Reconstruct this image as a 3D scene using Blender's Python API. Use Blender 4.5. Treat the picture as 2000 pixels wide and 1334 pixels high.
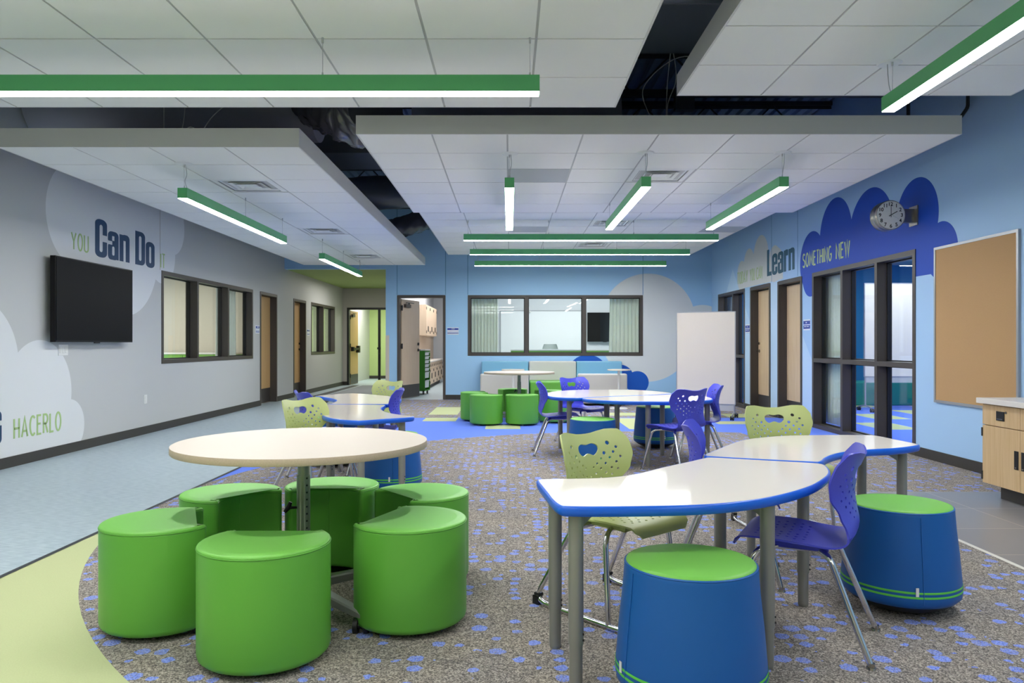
import bpy, bmesh, math, random
from mathutils import Vector, Matrix
from mathutils.geometry import delaunay_2d_cdt
for o in list(bpy.data.objects): bpy.data.objects.remove(o)
scene = bpy.context.scene
COL = scene.collection
PI = math.pi
R = math.radians

# ------------------------------------------------------------------ camera
FPX = 1485.0
cam_data = bpy.data.cameras.new('camera'); cam = bpy.data.objects.new('camera', cam_data); COL.objects.link(cam)
cam.location = (0, 0, 1.15); cam.rotation_euler = (R(90), 0, 0)
cam_data.sensor_width = 36.0; cam_data.lens = 36.0*FPX/2000.0
cam_data.shift_x = (1000-995)/2000.0; cam_data.shift_y = (672-667)/2000.0
cam_data.clip_start = 0.05; cam_data.clip_end = 100
scene.camera = cam
# ------------------------------------------------------------------ world, exposure
w = bpy.data.worlds.new('world'); scene.world = w; w.use_nodes = True
w.node_tree.nodes['Background'].inputs[0].default_value = (0.8, 0.86, 1.0, 1)
w.node_tree.nodes['Background'].inputs[1].default_value = 0.3
scene.view_settings.view_transform = 'Standard'; scene.view_settings.look = 'None'
scene.view_settings.gamma = 1; scene.view_settings.exposure = 2.44
scene.view_settings.use_curve_mapping = False
scene.cycles.max_bounces = 7; scene.cycles.diffuse_bounces = 5; scene.cycles.glossy_bounces = 3
scene.cycles.transparent_max_bounces = 12
scene.cycles.use_denoising = True
LAMP = 10.5           # strength of the lens of every pendant lamp
def area(name, loc, sx, sy, power, col=(1, 0.97, 0.93)):
    """unseen area light, added near the ceiling to brighten an adjoining room"""
    l = bpy.data.lights.new(name, 'AREA'); l.shape = 'RECTANGLE'; l.size = sx; l.size_y = sy; l.energy = power; l.color = col
    o = bpy.data.objects.new(name, l); COL.objects.link(o); o.location = loc; return o
area('room_fill_light', (-7.0, 12.8, 2.62), 1.2, 3.6, 26)
area('room_fill_light', (-6.8, 18.4, 2.62), 1.2, 3.2, 24)
area('room_fill_light', (1.6, 17.7, 2.9), 3.6, 1.0, 27, (1, 0.97, 0.96))
area('room_fill_light', (-1.7, 19.8, 2.9), 0.6, 4.5, 17)
area('room_fill_light', (-3.7, 23.3, 2.6), 1.4, 1.4, 14)
area('room_fill_light', (-3.6, 18.6, 2.66), 0.6, 1.8, 7)
area('room_fill_light', (6.6, 10.0, 2.7), 1.2, 8.0, 48, (0.85, 0.93, 1))

# ------------------------------------------------------------------ materials
def lin(c):
    if isinstance(c, str):
        c = [int(c[i:i+2], 16)/255 for i in (0, 2, 4)]
    return tuple((v/12.92 if v <= 0.04045 else ((v+0.055)/1.055)**2.4) for v in c[:3]) + (1,)
MATS = {}
def mat(name, col, rough=0.5, metal=0.0, spec=0.5, emit=None, coat=0.0, bump=None, var=0.0, vscale=8.0):
    m = bpy.data.materials.new(name); m.use_nodes = True; nt = m.node_tree
    b = nt.nodes['Principled BSDF']
    b.inputs['Base Color'].default_value = lin(col); b.inputs['Roughness'].default_value = rough
    b.inputs['Metallic'].default_value = metal; b.inputs['Specular IOR Level'].default_value = spec
    b.inputs['Coat Weight'].default_value = coat; b.inputs['Coat Roughness'].default_value = 0.08
    if emit:
        b.inputs['Emission Color'].default_value = lin(col); b.inputs['Emission Strength'].default_value = emit
    tc = None
    if var or bump:
        tc = nt.nodes.new('ShaderNodeTexCoord')
    if var:
        n = nt.nodes.new('ShaderNodeTexNoise'); n.inputs['Scale'].default_value = vscale; n.inputs['Detail'].default_value = 4
        nt.links.new(tc.outputs['Object'], n.inputs['Vector'])
        mr = nt.nodes.new('ShaderNodeMapRange'); mr.inputs['To Min'].default_value = 1-var; mr.inputs['To Max'].default_value = 1+var
        nt.links.new(n.outputs['Fac'], mr.inputs['Value'])
        vm = nt.nodes.new('ShaderNodeVectorMath'); vm.operation = 'SCALE'; vm.inputs[0].default_value = lin(col)[:3]
        nt.links.new(mr.outputs[0], vm.inputs['Scale']); nt.links.new(vm.outputs[0], b.inputs['Base Color'])
    if bump:
        sc_, st = bump
        n = nt.nodes.new('ShaderNodeTexNoise'); n.inputs['Scale'].default_value = sc_; n.inputs['Detail'].default_value = 3
        nt.links.new(tc.outputs['Object'], n.inputs['Vector'])
        bp = nt.nodes.new('ShaderNodeBump'); bp.inputs['Strength'].default_value = st; bp.inputs['Distance'].default_value = 0.002
        nt.links.new(n.outputs['Fac'], bp.inputs['Height']); nt.links.new(bp.outputs[0], b.inputs['Normal'])
    MATS[name] = m; return m
def M(n): return MATS[n]
mat('tile_white', 'ecebe8', 0.9, bump=(400, 0.15)); mat('grid_white', 'b8b8b6', 0.5)
mat('fascia', 'd2d0cc', 0.45, spec=0.4); mat('lamp_green', '55ab6c', 0.42)
mat('cable', 'b8b8b8', 0.4); mat('white_metal', 'e4e4e2', 0.4)
mat('dark', '101014', 0.8); mat('deck', '8094aa', 0.5, var=0.15); mat('steel_dark', '2c3036', 0.5)
mat('duct', '9a9aa6', 0.42); mat('wrap', '5a5a64', 0.17, spec=0.8); mat('wire', 'c0c0bc', 0.5)
mat('duct_black', '525a62', 0.35)
mat('frame', '4a443f', 0.42, spec=0.4); mat('base', '37342f', 0.5); mat('kick', '3c3836', 0.4)
mat('gap', '15130f', 0.8); mat('green_paint', 'b4c886', 0.6); mat('hall_grey', 'b4b0a8', 0.7)
mat('hall_ceiling', 'a0b468', 0.7); mat('room_wall', 'c4c8ce', 0.7); mat('room_beige', 'c6bfb2', 0.7)
mat('teal_wall', '1c8fc0', 0.6); mat('blue_side', '3c6fc8', 0.6); mat('room_ceiling', 'cfd3d6', 0.9)
mat('chrome', 'd8d8da', 0.12, 1.0); mat('leg_grey', '8d8c86', 0.38, 0.25); mat('alu', '9b9b9a', 0.35, 0.5)
mat('post', '8a9184', 0.3, 0.6)
mat('black', '111113', 0.45); mat('black_gloss', '0a0a0c', 0.3, spec=0.25); mat('screen', '08080b', 0.5, spec=0.12)
mat('chair_blue', '4449c8', 0.36); mat('chair_lime', 'bcc680', 0.4)
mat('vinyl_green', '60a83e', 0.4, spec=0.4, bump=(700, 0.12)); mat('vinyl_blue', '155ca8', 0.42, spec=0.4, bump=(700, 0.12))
mat('vinyl_green_lit', '76be50', 0.42, spec=0.4, bump=(700, 0.12)); mat('stripe_green', '62cf4c', 0.5)  # seat tops: lighter vinyl green, overhead light painted into the colour
mat('top_white', 'e6dfd8', 0.07, spec=0.05); mat('edge_blue', '1463dc', 0.3)
mat('top_round', 'd3c9be', 0.45, spec=0.2); mat('edge_round', 'bba993', 0.55, var=0.18, vscale=220)
mat('whiteboard', 'e6dac8', 0.18); mat('wb_frame', 'a9abae', 0.35, 0.5); mat('wb_panel', 'b9b7b2', 0.5)
mat('cork', 'b89467', 0.85, var=0.07, vscale=160); mat('counter', 'e4dfda', 0.35, var=0.03, vscale=120)
mat('toe', '3a3733', 0.5); mat('sign_blue', '26449f', 0.4); mat('sign_white', 'e4e8f2', 0.4)
mat('text_lime', 'a9c684', 0.6); mat('text_navy', '0a3c62', 0.5); mat('text_teal', '08546c', 0.5); mat('text_pale', 'cfe39c', 0.6)
mat('sofa_blue', '78afcd', 0.55); mat('sofa_grey', 'c5c3bf', 0.55); mat('cart_green', '3c8a24', 0.45)
mat('tray', 'dfe8ea', 0.3); mat('switch', 'e2e2de', 0.35); mat('clock_face', 'f0f2ee', 0.3); mat('clock_metal', '9c9890', 0.28, 0.85)
mat('guard', 'cfc6b8', 0.5); mat('strip_dark', '2e3236', 0.5); mat('strip_white', 'e0ddd4', 0.4)
mat('stool_base', '14161a', 0.5); mat('nickel', 'a9a49a', 0.25, 0.9); mat('tag_white', 'e8e8e8', 0.5); mat('grey_plastic', 'a9b0b4', 0.3)
mat('seam', '5d92bd', 0.7); mat('panel_grey', 'b5b9ba', 0.8); mat('teal_bench', '1f9a8a', 0.5); mat('low_green', '74a848', 0.5)
mat('board_cool', 'dde0e4', 0.3)
mat('lens', 'ffffff', 0.5, emit=LAMP)

def wood(name, c1, c2, axis=2, scale=1.0):
    m = bpy.data.materials.new(name); m.use_nodes = True; nt = m.node_tree; b = nt.nodes['Principled BSDF']
    tc = nt.nodes.new('ShaderNodeTexCoord'); mp = nt.nodes.new('ShaderNodeMapping')
    s = [40*scale]*3; s[axis] = 1.6*scale; mp.inputs['Scale'].default_value = s
    n = nt.nodes.new('ShaderNodeTexNoise'); n.inputs['Scale'].default_value = 1.5; n.inputs['Detail'].default_value = 6
    r = nt.nodes.new('ShaderNodeValToRGB'); r.color_ramp.elements[0].color = lin(c1); r.color_ramp.elements[1].color = lin(c2)
    r.color_ramp.elements[0].position = 0.3; r.color_ramp.elements[1].position = 0.7
    nt.links.new(tc.outputs['Object'], mp.inputs[0]); nt.links.new(mp.outputs[0], n.inputs['Vector'])
    nt.links.new(n.outputs['Fac'], r.inputs[0]); nt.links.new(r.outputs[0], b.inputs['Base Color'])
    b.inputs['Roughness'].default_value = 0.45
    MATS[name] = m
wood('wood_cabinet', 'c9a87a', 'd8bb90'); wood('wood_door', 'd2b48c', 'dcc3a0'); wood('wood_door_warm', 'c79e68', 'd2ab76')
wood('wood_pale', 'd9bfa4', 'e2cbb2')

def glass_mat(name, tint):
    m = bpy.data.materials.new(name); m.use_nodes = True; nt = m.node_tree; nt.nodes.clear()
    out = nt.nodes.new('ShaderNodeOutputMaterial'); t = nt.nodes.new('ShaderNodeBsdfTransparent'); g = nt.nodes.new('ShaderNodeBsdfGlossy')
    mx = nt.nodes.new('ShaderNodeMixShader'); ge = nt.nodes.new('ShaderNodeNewGeometry')
    dt = nt.nodes.new('ShaderNodeVectorMath'); dt.operation = 'DOT_PRODUCT'; nt.links.new(ge.outputs['Normal'], dt.inputs[0]); nt.links.new(ge.outputs['Incoming'], dt.inputs[1])
    def mm(op, a, c):
        n = nt.nodes.new('ShaderNodeMath'); n.operation = op
        for i, v in enumerate((a, c)):
            if v is None: continue
            if isinstance(v, (int, float)): n.inputs[i].default_value = v
            else: nt.links.new(v, n.inputs[i])
        return n
    f = mm('ADD', .03, mm('MULTIPLY', .9, mm('POWER', mm('SUBTRACT', 1.0, mm('ABSOLUTE', dt.outputs['Value'], None).outputs[0]).outputs[0], 5.0).outputs[0]).outputs[0])
    t.inputs[0].default_value = lin(tint); g.inputs['Roughness'].default_value = 0.01
    nt.links.new(f.outputs[0], mx.inputs[0]); nt.links.new(t.outputs[0], mx.inputs[1]); nt.links.new(g.outputs[0], mx.inputs[2])
    nt.links.new(mx.outputs[0], out.inputs[0]); MATS[name] = m
glass_mat('glass', 'f6faf8')

def fabric_curtain():
    m = mat('curtain', 'eceee6', 0.9)
    return m
fabric_curtain()

def carpet_mat():
    m = bpy.data.materials.new('carpet_grey'); m.use_nodes = True; nt = m.node_tree; N = nt.nodes; L = nt.links
    b = N['Principled BSDF']; b.inputs['Roughness'].default_value = 0.95; b.inputs['Specular IOR Level'].default_value = 0.1
    tc = N.new('ShaderNodeTexCoord')
    def noise(scale, detail=2, rough=0.5):
        n = N.new('ShaderNodeTexNoise'); n.inputs['Scale'].default_value = scale; n.inputs['Detail'].default_value = detail
        n.inputs['Roughness'].default_value = rough
        L.new(tc.outputs['Object'], n.inputs['Vector']); return n.outputs['Fac']
    def ramp(src, stops):
        r = N.new('ShaderNodeValToRGB'); e = r.color_ramp.elements
        e[0].position, e[0].color = stops[0][0], lin(stops[0][1]); e[1].position, e[1].color = stops[-1][0], lin(stops[-1][1])
        for p, c in stops[1:-1]:
            x = e.new(p); x.color = lin(c)
        L.new(src, r.inputs[0]); return r.outputs[0]
    def math_(op, a, b_, clamp=False):
        n = N.new('ShaderNodeMath'); n.operation = op; n.use_clamp = clamp
        for i, v in enumerate((a, b_)):
            if v is None: continue
            if isinstance(v, (int, float)): n.inputs[i].default_value = v
            else: L.new(v, n.inputs[i])
        return n.outputs[0]
    def mix(f, a, c):
        n = N.new('ShaderNodeMix'); n.data_type = 'RGBA'
        if isinstance(f, (int, float)): n.inputs[0].default_value = f
        else: L.new(f, n.inputs[0])
        for k, v in ((6, a), (7, c)):
            if isinstance(v, tuple): n.inputs[k].default_value = v
            else: L.new(v, n.inputs[k])
        return n.outputs[2]
    base = ramp(noise(230, 3, 0.7), [(0.34, '4a4644'), (0.45, '8f8a85'), (0.54, 'b8b0a6'), (0.66, 'e2dace')])
    vc = N.new('ShaderNodeTexVoronoi'); vc.inputs['Scale'].default_value = 190; L.new(tc.outputs['Object'], vc.inputs['Vector'])
    sc_ = N.new('ShaderNodeSeparateColor'); L.new(vc.outputs['Color'], sc_.inputs[0])
    base = mix(0.55, base, ramp(sc_.outputs[0], [(0.05, '25252a'), (0.3, '6e6a68'), (0.6, 'b0a89e'), (0.95, 'efe6da')]))
    tone = ramp(noise(3.2, 2), [(0.35, 'b9b6bd'), (0.65, 'd8d0c8')])
    n = N.new('ShaderNodeMix'); n.data_type = 'RGBA'; n.blend_type = 'MULTIPLY'; n.inputs[0].default_value = 0.55
    L.new(base, n.inputs[6]); L.new(tone, n.inputs[7]); base = n.outputs[2]
    # dark pebble lines
    v = N.new('ShaderNodeTexVoronoi'); v.feature = 'DISTANCE_TO_EDGE'; v.inputs['Scale'].default_value = 19; v.inputs['Randomness'].default_value = 0.55
    L.new(tc.outputs['Object'], v.inputs['Vector'])
    line = math_('LESS_THAN', v.outputs['Distance'], 0.045)
    line = math_('MULTIPLY', line, math_('GREATER_THAN', noise(60), 0.47))
    base = mix(math_('MULTIPLY', line, 0.4), base, lin('44444c'))
    # blue pebbles
    v1 = N.new('ShaderNodeTexVoronoi'); v1.inputs['Scale'].default_value = 13.5; v1.inputs['Randomness'].default_value = 0.5
    L.new(tc.outputs['Object'], v1.inputs['Vector'])
    sep = N.new('ShaderNodeSeparateColor'); L.new(v1.outputs['Color'], sep.inputs[0])
    cl = noise(1.7, 2)
    thr = math_('SUBTRACT', 1.0, math_('MULTIPLY', cl, 1.0))
    pick = math_('GREATER_THAN', sep.outputs[0], thr)
    rad = math_('ADD', 0.26, math_('MULTIPLY', sep.outputs[1], 0.2))
    dist = math_('ADD', v1.outputs['Distance'], math_('MULTIPLY', math_('SUBTRACT', noise(45, 2), 0.5), 0.3))
    dot = math_('MULTIPLY', math_('LESS_THAN', dist, rad), pick)
    fleck = math_('GREATER_THAN', math_('ADD', noise(200, 2, 0.7), math_('MULTIPLY', sep.outputs[2], 0.16)), 0.5)
    dotc = ramp(noise(170, 2), [(0.35, '5672dc'), (0.6, '9ab0fa')])
    col = mix(math_('MULTIPLY', dot, math_('ADD', 0.35, math_('MULTIPLY', fleck, 0.6))), base, dotc)
    L.new(col, b.inputs['Base Color'])
    bp = N.new('ShaderNodeBump'); bp.inputs['Strength'].default_value = 0.5; bp.inputs['Distance'].default_value = 0.003
    L.new(noise(260, 2), bp.inputs['Height']); L.new(bp.outputs[0], b.inputs['Normal'])
    MATS['carpet_grey'] = m
carpet_mat()
mat('carpet_blue', '6b88e8', 0.95, spec=0.1, var=0.1, vscale=180); mat('carpet_lime', 'bfc698', 0.95, spec=0.1, var=0.09, vscale=180)
mat('carpet_grey_hall', '8f949a', 0.9, var=0.08, vscale=90)
def streak_floor():
    m = bpy.data.materials.new('plank_floor'); m.use_nodes = True; nt = m.node_tree; N = nt.nodes; L = nt.links; b = N['Principled BSDF']
    tc = N.new('ShaderNodeTexCoord'); mp = N.new('ShaderNodeMapping'); mp.inputs['Rotation'].default_value = (0, 0, R(12)); mp.inputs['Scale'].default_value = (14, 170, 1)
    n = N.new('ShaderNodeTexNoise'); n.inputs['Scale'].default_value = 1.0; n.inputs['Detail'].default_value = 3
    r = N.new('ShaderNodeValToRGB'); r.color_ramp.elements[0].color = lin('93a7b3'); r.color_ramp.elements[1].color = lin('c4d2d8')
    r.color_ramp.elements[0].position = 0.33; r.color_ramp.elements[1].position = 0.67
    L.new(tc.outputs['Object'], mp.inputs[0]); L.new(mp.outputs[0], n.inputs['Vector']); L.new(n.outputs['Fac'], r.inputs[0]); L.new(r.outputs[0], b.inputs['Base Color'])
    b.inputs['Roughness'].default_value = 0.38; MATS['plank_floor'] = m
streak_floor()
def tile_floor():
    m = bpy.data.materials.new('floor_tile'); m.use_nodes = True; nt = m.node_tree; N = nt.nodes; L = nt.links; b = N['Principled BSDF']
    tc = N.new('ShaderNodeTexCoord'); mp = N.new('ShaderNodeMapping'); mp.inputs['Location'].default_value = (-2.635, -5.91, 0)
    k = N.new('ShaderNodeTexBrick'); k.offset = 0.0; k.squash = 1
    for nme, v in (('Scale', 1.0), ('Mortar Size', 0.004), ('Brick Width', 0.595), ('Row Height', 0.59), ('Mortar Smooth', 0.0)): k.inputs[nme].default_value = v
    k.inputs['Color1'].default_value = lin('7f7f83'); k.inputs['Color2'].default_value = lin('88888b'); k.inputs['Mortar'].default_value = lin('b4aca2')
    L.new(tc.outputs['Object'], mp.inputs[0]); L.new(mp.outputs[0], k.inputs['Vector']); L.new(k.outputs['Color'], b.inputs['Base Color'])
    b.inputs['Roughness'].default_value = 0.3; MATS['floor_tile'] = m
tile_floor()

def mural(name, ax, base, layers):
    """wall paint with painted clouds. ax: 'x' or 'y', the wall's long axis. layers: [(colour, [shapes])], shape ('c',u,z,r) | ('r',u0,u1,z0,z1) | ('t',u,z_top,slope)"""
    m = bpy.data.materials.new(name); m.use_nodes = True; nt = m.node_tree; N = nt.nodes; L = nt.links; b = N['Principled BSDF']
    b.inputs['Roughness'].default_value = 0.55; b.inputs['Specular IOR Level'].default_value = 0.35
    tc = N.new('ShaderNodeTexCoord'); sp = N.new('ShaderNodeSeparateXYZ'); L.new(tc.outputs['Object'], sp.inputs[0])
    u = sp.outputs['X' if ax == 'x' else 'Y']; z = sp.outputs['Z']
    def mt(op, a, c=None, c2=None):
        n = N.new('ShaderNodeMath'); n.operation = op
        for i, v in enumerate((a, c, c2)):
            if v is None: continue
            if isinstance(v, (int, float)): n.inputs[i].default_value = v
            else: L.new(v, n.inputs[i])
        return n.outputs[0]
    cb = N.new('ShaderNodeCombineXYZ'); L.new(u, cb.inputs[0]); L.new(z, cb.inputs[1])
    col = None
    for colr, shapes in layers:
        acc = None
        for s in shapes:
            if s[0] == 'c':
                d = N.new('ShaderNodeVectorMath'); d.operation = 'DISTANCE'; L.new(cb.outputs[0], d.inputs[0]); d.inputs[1].default_value = (s[1], s[2], 0)
                e = mt('SUBTRACT', d.outputs['Value'], s[3])
            elif s[0] == 'r':
                e = mt('MAXIMUM', mt('SUBTRACT', mt('ABSOLUTE', mt('SUBTRACT', u, (s[1]+s[2])/2)), (s[2]-s[1])/2),
                       mt('SUBTRACT', mt('ABSOLUTE', mt('SUBTRACT', z, (s[3]+s[4])/2)), (s[4]-s[3])/2))
            else:
                e = mt('SUBTRACT', mt('MULTIPLY_ADD', mt('ABSOLUTE', mt('SUBTRACT', u, s[1])), s[3], z), s[2])
            acc = e if acc is None else mt('MINIMUM', acc, e)
        f = mt('LESS_THAN', acc, 0.0)
        mx = N.new('ShaderNodeMix'); mx.data_type = 'RGBA'; L.new(f, mx.inputs[0])
        if col is None: mx.inputs[6].default_value = lin(base)
        else: L.new(col, mx.inputs[6])
        mx.inputs[7].default_value = lin(colr); col = mx.outputs[2]
    L.new(col, b.inputs['Base Color']); MATS[name] = m
mural('paint_left', 'y', 'c2c3c1', [('dee0e0', [('c', 8.2, 2.53, .56), ('c', 9.22, 2.37, .875), ('c', 10.2, 2.36, .4), ('c', 10.5, 2.78, .4), ('r', 8.2, 10.5, 2.35, 3.2),
      ('c', 6.6, .95, .62), ('c', 7.55, .65, .54), ('c', 8.05, .28, .285), ('r', 5.2, 8.05, 0, .6)])])
mural('paint_right', 'y', 'a6caee', [
      ('bcd8f3', [('t', 14.27, 2.56, 1.0), ('t', 12.1, 2.5, 1.0)]),
      ('d0d3d3', [('c', 13.72, 2.38, .27), ('c', 13.3, 2.52, .3), ('c', 12.68, 2.58, .385), ('c', 12.02, 2.42, .29), ('c', 11.9, 2.4, .26), ('r', 11.65, 13.88, 2.15, 2.45)]),
      ('1b4cb8', [('c', 7.83, 2.45, .41), ('c', 8.83, 2.4, .56), ('c', 9.78, 2.55, .48), ('c', 10.53, 2.28, .43), ('c', 10.58, 2.1, .29), ('c', 7.38, 2.06, .28),
                  ('r', 7.47, 10.5, 1.845, 2.42), ('r', 7.36, 8, 1.845, 2.2)])])
mural('paint_back', 'x', 'a2ccef', [
      ('d4d8da', [('c', 2.87, 1.63, .98), ('c', 2.85, 1.33, .96), ('c', 4.0, 1.4, .56), ('r', 2.9, 4.3, .8, 1.4)]),
      ('a2ccef', [('c', 3.95, -.35, 1.02)]),
      ('0f57bb', [('c', 1.62, .5, .43), ('c', 2.65, .355, .235), ('c', 2.3, .45, .27)])])

# ------------------------------------------------------------------ mesh helpers
class MB:
    def __init__(s): s.v = []; s.f = []; s.mi = []; s.sm = []; s.k = 0; s.mats = []
    def use(s, m):
        m = M(m) if isinstance(m, str) else m
        if m not in s.mats: s.mats.append(m)
        s.k = s.mats.index(m); return s
    def add(s, vs, fs, smooth=False):
        n = len(s.v); s.v += [tuple(v) for v in vs]
        for f in fs: s.f.append(tuple(i+n for i in f)); s.mi.append(s.k); s.sm.append(smooth)
        return s
    def box(s, x0, x1, y0, y1, z0, z1):
        x0, x1 = sorted((x0, x1)); y0, y1 = sorted((y0, y1)); z0, z1 = sorted((z0, z1))
        v = [(x0,y0,z0),(x1,y0,z0),(x1,y1,z0),(x0,y1,z0),(x0,y0,z1),(x1,y0,z1),(x1,y1,z1),(x0,y1,z1)]
        return s.add(v, [(0,3,2,1),(4,5,6,7),(0,1,5,4),(1,2,6,5),(2,3,7,6),(3,0,4,7)])
    def obox(s, c, sx, sy, sz, rz=0, Mx=None):
        """box centred on c, rotated"""
        Mx = Mx or Matrix.Translation(c) @ Matrix.Rotation(rz, 4, 'Z')
        v = [Mx @ Vector((a*sx/2, b*sy/2, d*sz/2)) for d in (-1, 1) for a, b in ((-1,-1),(1,-1),(1,1),(-1,1))]
        return s.add(v, [(0,3,2,1),(4,5,6,7),(0,1,5,4),(1,2,6,5),(2,3,7,6),(3,0,4,7)])
    def cyl(s, x, y, z0, z1, r, r2=None, n=24, caps=True):
        r2 = r if r2 is None else r2
        v = [(x+r*math.cos(2*PI*i/n), y+r*math.sin(2*PI*i/n), z0) for i in range(n)] + [(x+r2*math.cos(2*PI*i/n), y+r2*math.sin(2*PI*i/n), z1) for i in range(n)]
        s.add(v, [(i, (i+1) % n, n+(i+1) % n, n+i) for i in range(n)], True)
        if caps: s.add(v, [tuple(range(n))[::-1], tuple(range(n, 2*n))])
        return s
    def lathe(s, prof, x=0, y=0, n=32, flat=False):
        v = []; f = []
        for (r, z) in prof:
            for i in range(n): v.append((x+r*math.cos(2*PI*i/n), y+r*math.sin(2*PI*i/n), z))
        for j in range(len(prof)-1):
            for i in range(n): f.append((j*n+i, j*n+(i+1) % n, (j+1)*n+(i+1) % n, (j+1)*n+i))
        s.add(v, f, not flat)
        return s
    def tube(s, pts, r, n=10, closed=False, caps=True, radii=None):
        pts = [Vector(p) for p in pts]; m = len(pts)
        tans = []
        for i in range(m):
            a = pts[(i-1) % m] if (closed or i > 0) else pts[i]; b = pts[(i+1) % m] if (closed or i < m-1) else pts[i]
            tans.append((b-a).normalized())
        nrm = tans[0].orthogonal().normalized(); v = []; f = []
        for i in range(m):
            t = tans[i]; nrm = (nrm - t*nrm.dot(t)); nrm = nrm.normalized() if nrm.length > 1e-6 else t.orthogonal().normalized()
            bn = t.cross(nrm); rr = radii[i] if radii else r
            for k in range(n):
                a = 2*PI*k/n; v.append(pts[i] + nrm*math.cos(a)*rr + bn*math.sin(a)*rr)
        for i in range(m if closed else m-1):
            for k in range(n):
                a = i*n+k; b = i*n+(k+1) % n; c = ((i+1) % m)*n+(k+1) % n; d = ((i+1) % m)*n+k; f.append((a, b, c, d))
        s.add(v, f, True)
        if caps and not closed: s.add(v[:n], [tuple(range(n))[::-1]]); s.add(v[-n:], [tuple(range(n))])
        return s
    def prism(s, poly, z0, z1, side=None):
        n = len(poly); v = [(x, y, z0) for x, y in poly] + [(x, y, z1) for x, y in poly]
        s.add(v, [tuple(range(n))[::-1], tuple(range(n, 2*n))])
        return s.add(v, [(i, (i+1) % n, n+(i+1) % n, n+i) for i in range(n)], bool(side))
    def poly(s, poly, z):
        return s.add([(x, y, z) for x, y in poly], [tuple(range(len(poly)))])
    def rings(s, rings, capb=True, capt=True, smooth=True):
        n = len(rings[0]); v = [p for r in rings for p in r]; f = []
        for j in range(len(rings)-1):
            for i in range(n): f.append((j*n+i, j*n+(i+1) % n, (j+1)*n+(i+1) % n, (j+1)*n+i))
        s.add(v, f, smooth)
        if capb: s.add(rings[0], [tuple(range(n))[::-1]])
        if capt: s.add(rings[-1], [tuple(range(n))])
        return s
    def build(s, name, m=None, parent=None, label=None, bevel=None, kind=None):
        me = bpy.data.meshes.new(name)
        if not s.mats: s.mats = [M(m) if isinstance(m, str) else m]
        me.from_pydata(s.v, [], s.f)
        for x in s.mats: me.materials.append(x)
        me.polygons.foreach_set('material_index', s.mi); me.polygons.foreach_set('use_smooth', s.sm); me.update()
        o = bpy.data.objects.new(name, me); COL.objects.link(o)
        if parent: o.parent = parent
        if label: o['label'] = label
        if kind: o['kind'] = kind
        if bevel:
            bm = bmesh.new(); bm.from_mesh(me); bmesh.ops.remove_doubles(bm, verts=bm.verts, dist=1e-5); bm.to_mesh(me); bm.free()
            md = o.modifiers.new('bevel', 'BEVEL'); md.width = bevel; md.segments = 2; md.limit_method = 'ANGLE'; md.angle_limit = R(40)
        return o
def empty(name, loc=(0,0,0), rz=0):
    o = bpy.data.objects.new(name, None); COL.objects.link(o); o.location = loc; o.rotation_euler = (0, 0, rz); o.empty_display_size = 0.1; return o
def tag(o, label, cat, group=None):
    o['label'] = label; o['category'] = cat
    if group: o['group'] = group
    return o
def thing(name, label, cat, loc=(0,0,0), rz=0, group=None): return tag(empty(name, loc, rz), label, cat, group)
def struct(name, loc=(0,0,0)):
    o = empty(name, loc); o['kind'] = 'structure'; return o
def dup(root, loc, rz, label, group=None):
    kids = {}
    for o in COL.objects:
        if o.parent: kids.setdefault(o.parent.name, []).append(o)
    def cp(o, par):
        c = o.copy(); COL.objects.link(c); c.parent = par
        for ch in kids.get(o.name, []): cp(ch, c)
        return c
    r = cp(root, None); r.location = loc; r.rotation_euler = (0, 0, rz); r['label'] = label
    if group: r['group'] = group
    return r
def catmull(pts, n=6, closed=True):
    out = []; m = len(pts)
    for i in range(m if closed else m-1):
        g = lambda k: Vector(pts[k % m]) if closed else Vector(pts[min(max(k, 0), m-1)])
        p0, p1, p2, p3 = g(i-1), g(i), g(i+1), g(i+2)
        for j in range(n):
            t = j/n; out.append(0.5*((2*p1)+(p2-p0)*t+(2*p0-5*p1+4*p2-p3)*t*t+(3*p1-p0-3*p2+p3)*t**3))
    if not closed: out.append(Vector(pts[-1]))
    return out
def fillet(pts, r, n=5):
    """polyline with rounded corners"""
    P = [Vector(p) for p in pts]; out = [P[0]]
    for i in range(1, len(P)-1):
        a = (P[i-1]-P[i]); b = (P[i+1]-P[i]); d = min(r, a.length*0.49, b.length*0.49)
        s, e = P[i]+a.normalized()*d, P[i]+b.normalized()*d
        for k in range(n+1):
            t = k/n; out.append(s*(1-t)**2+P[i]*2*t*(1-t)+e*t*t)
    out.append(P[-1]); return out
def chaikin(pts, it=2):
    P = [Vector(p) for p in pts]
    for _ in range(it):
        P = [q for i in range(len(P)) for q in (P[i]*0.75+P[(i+1) % len(P)]*0.25, P[i]*0.25+P[(i+1) % len(P)]*0.75)]
    return P
def inset(poly, d):
    n = len(poly); out = []
    ar = sum(poly[i][0]*poly[(i+1) % n][1]-poly[(i+1) % n][0]*poly[i][1] for i in range(n)); sg = 1 if ar > 0 else -1
    for i in range(n):
        a = Vector(poly[i-1][:2]); b = Vector(poly[i][:2]); c = Vector(poly[(i+1) % n][:2])
        t = (c-a); nn = Vector((-t.y, t.x)).normalized()*sg; out.append(b+nn*d)
    return out

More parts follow.
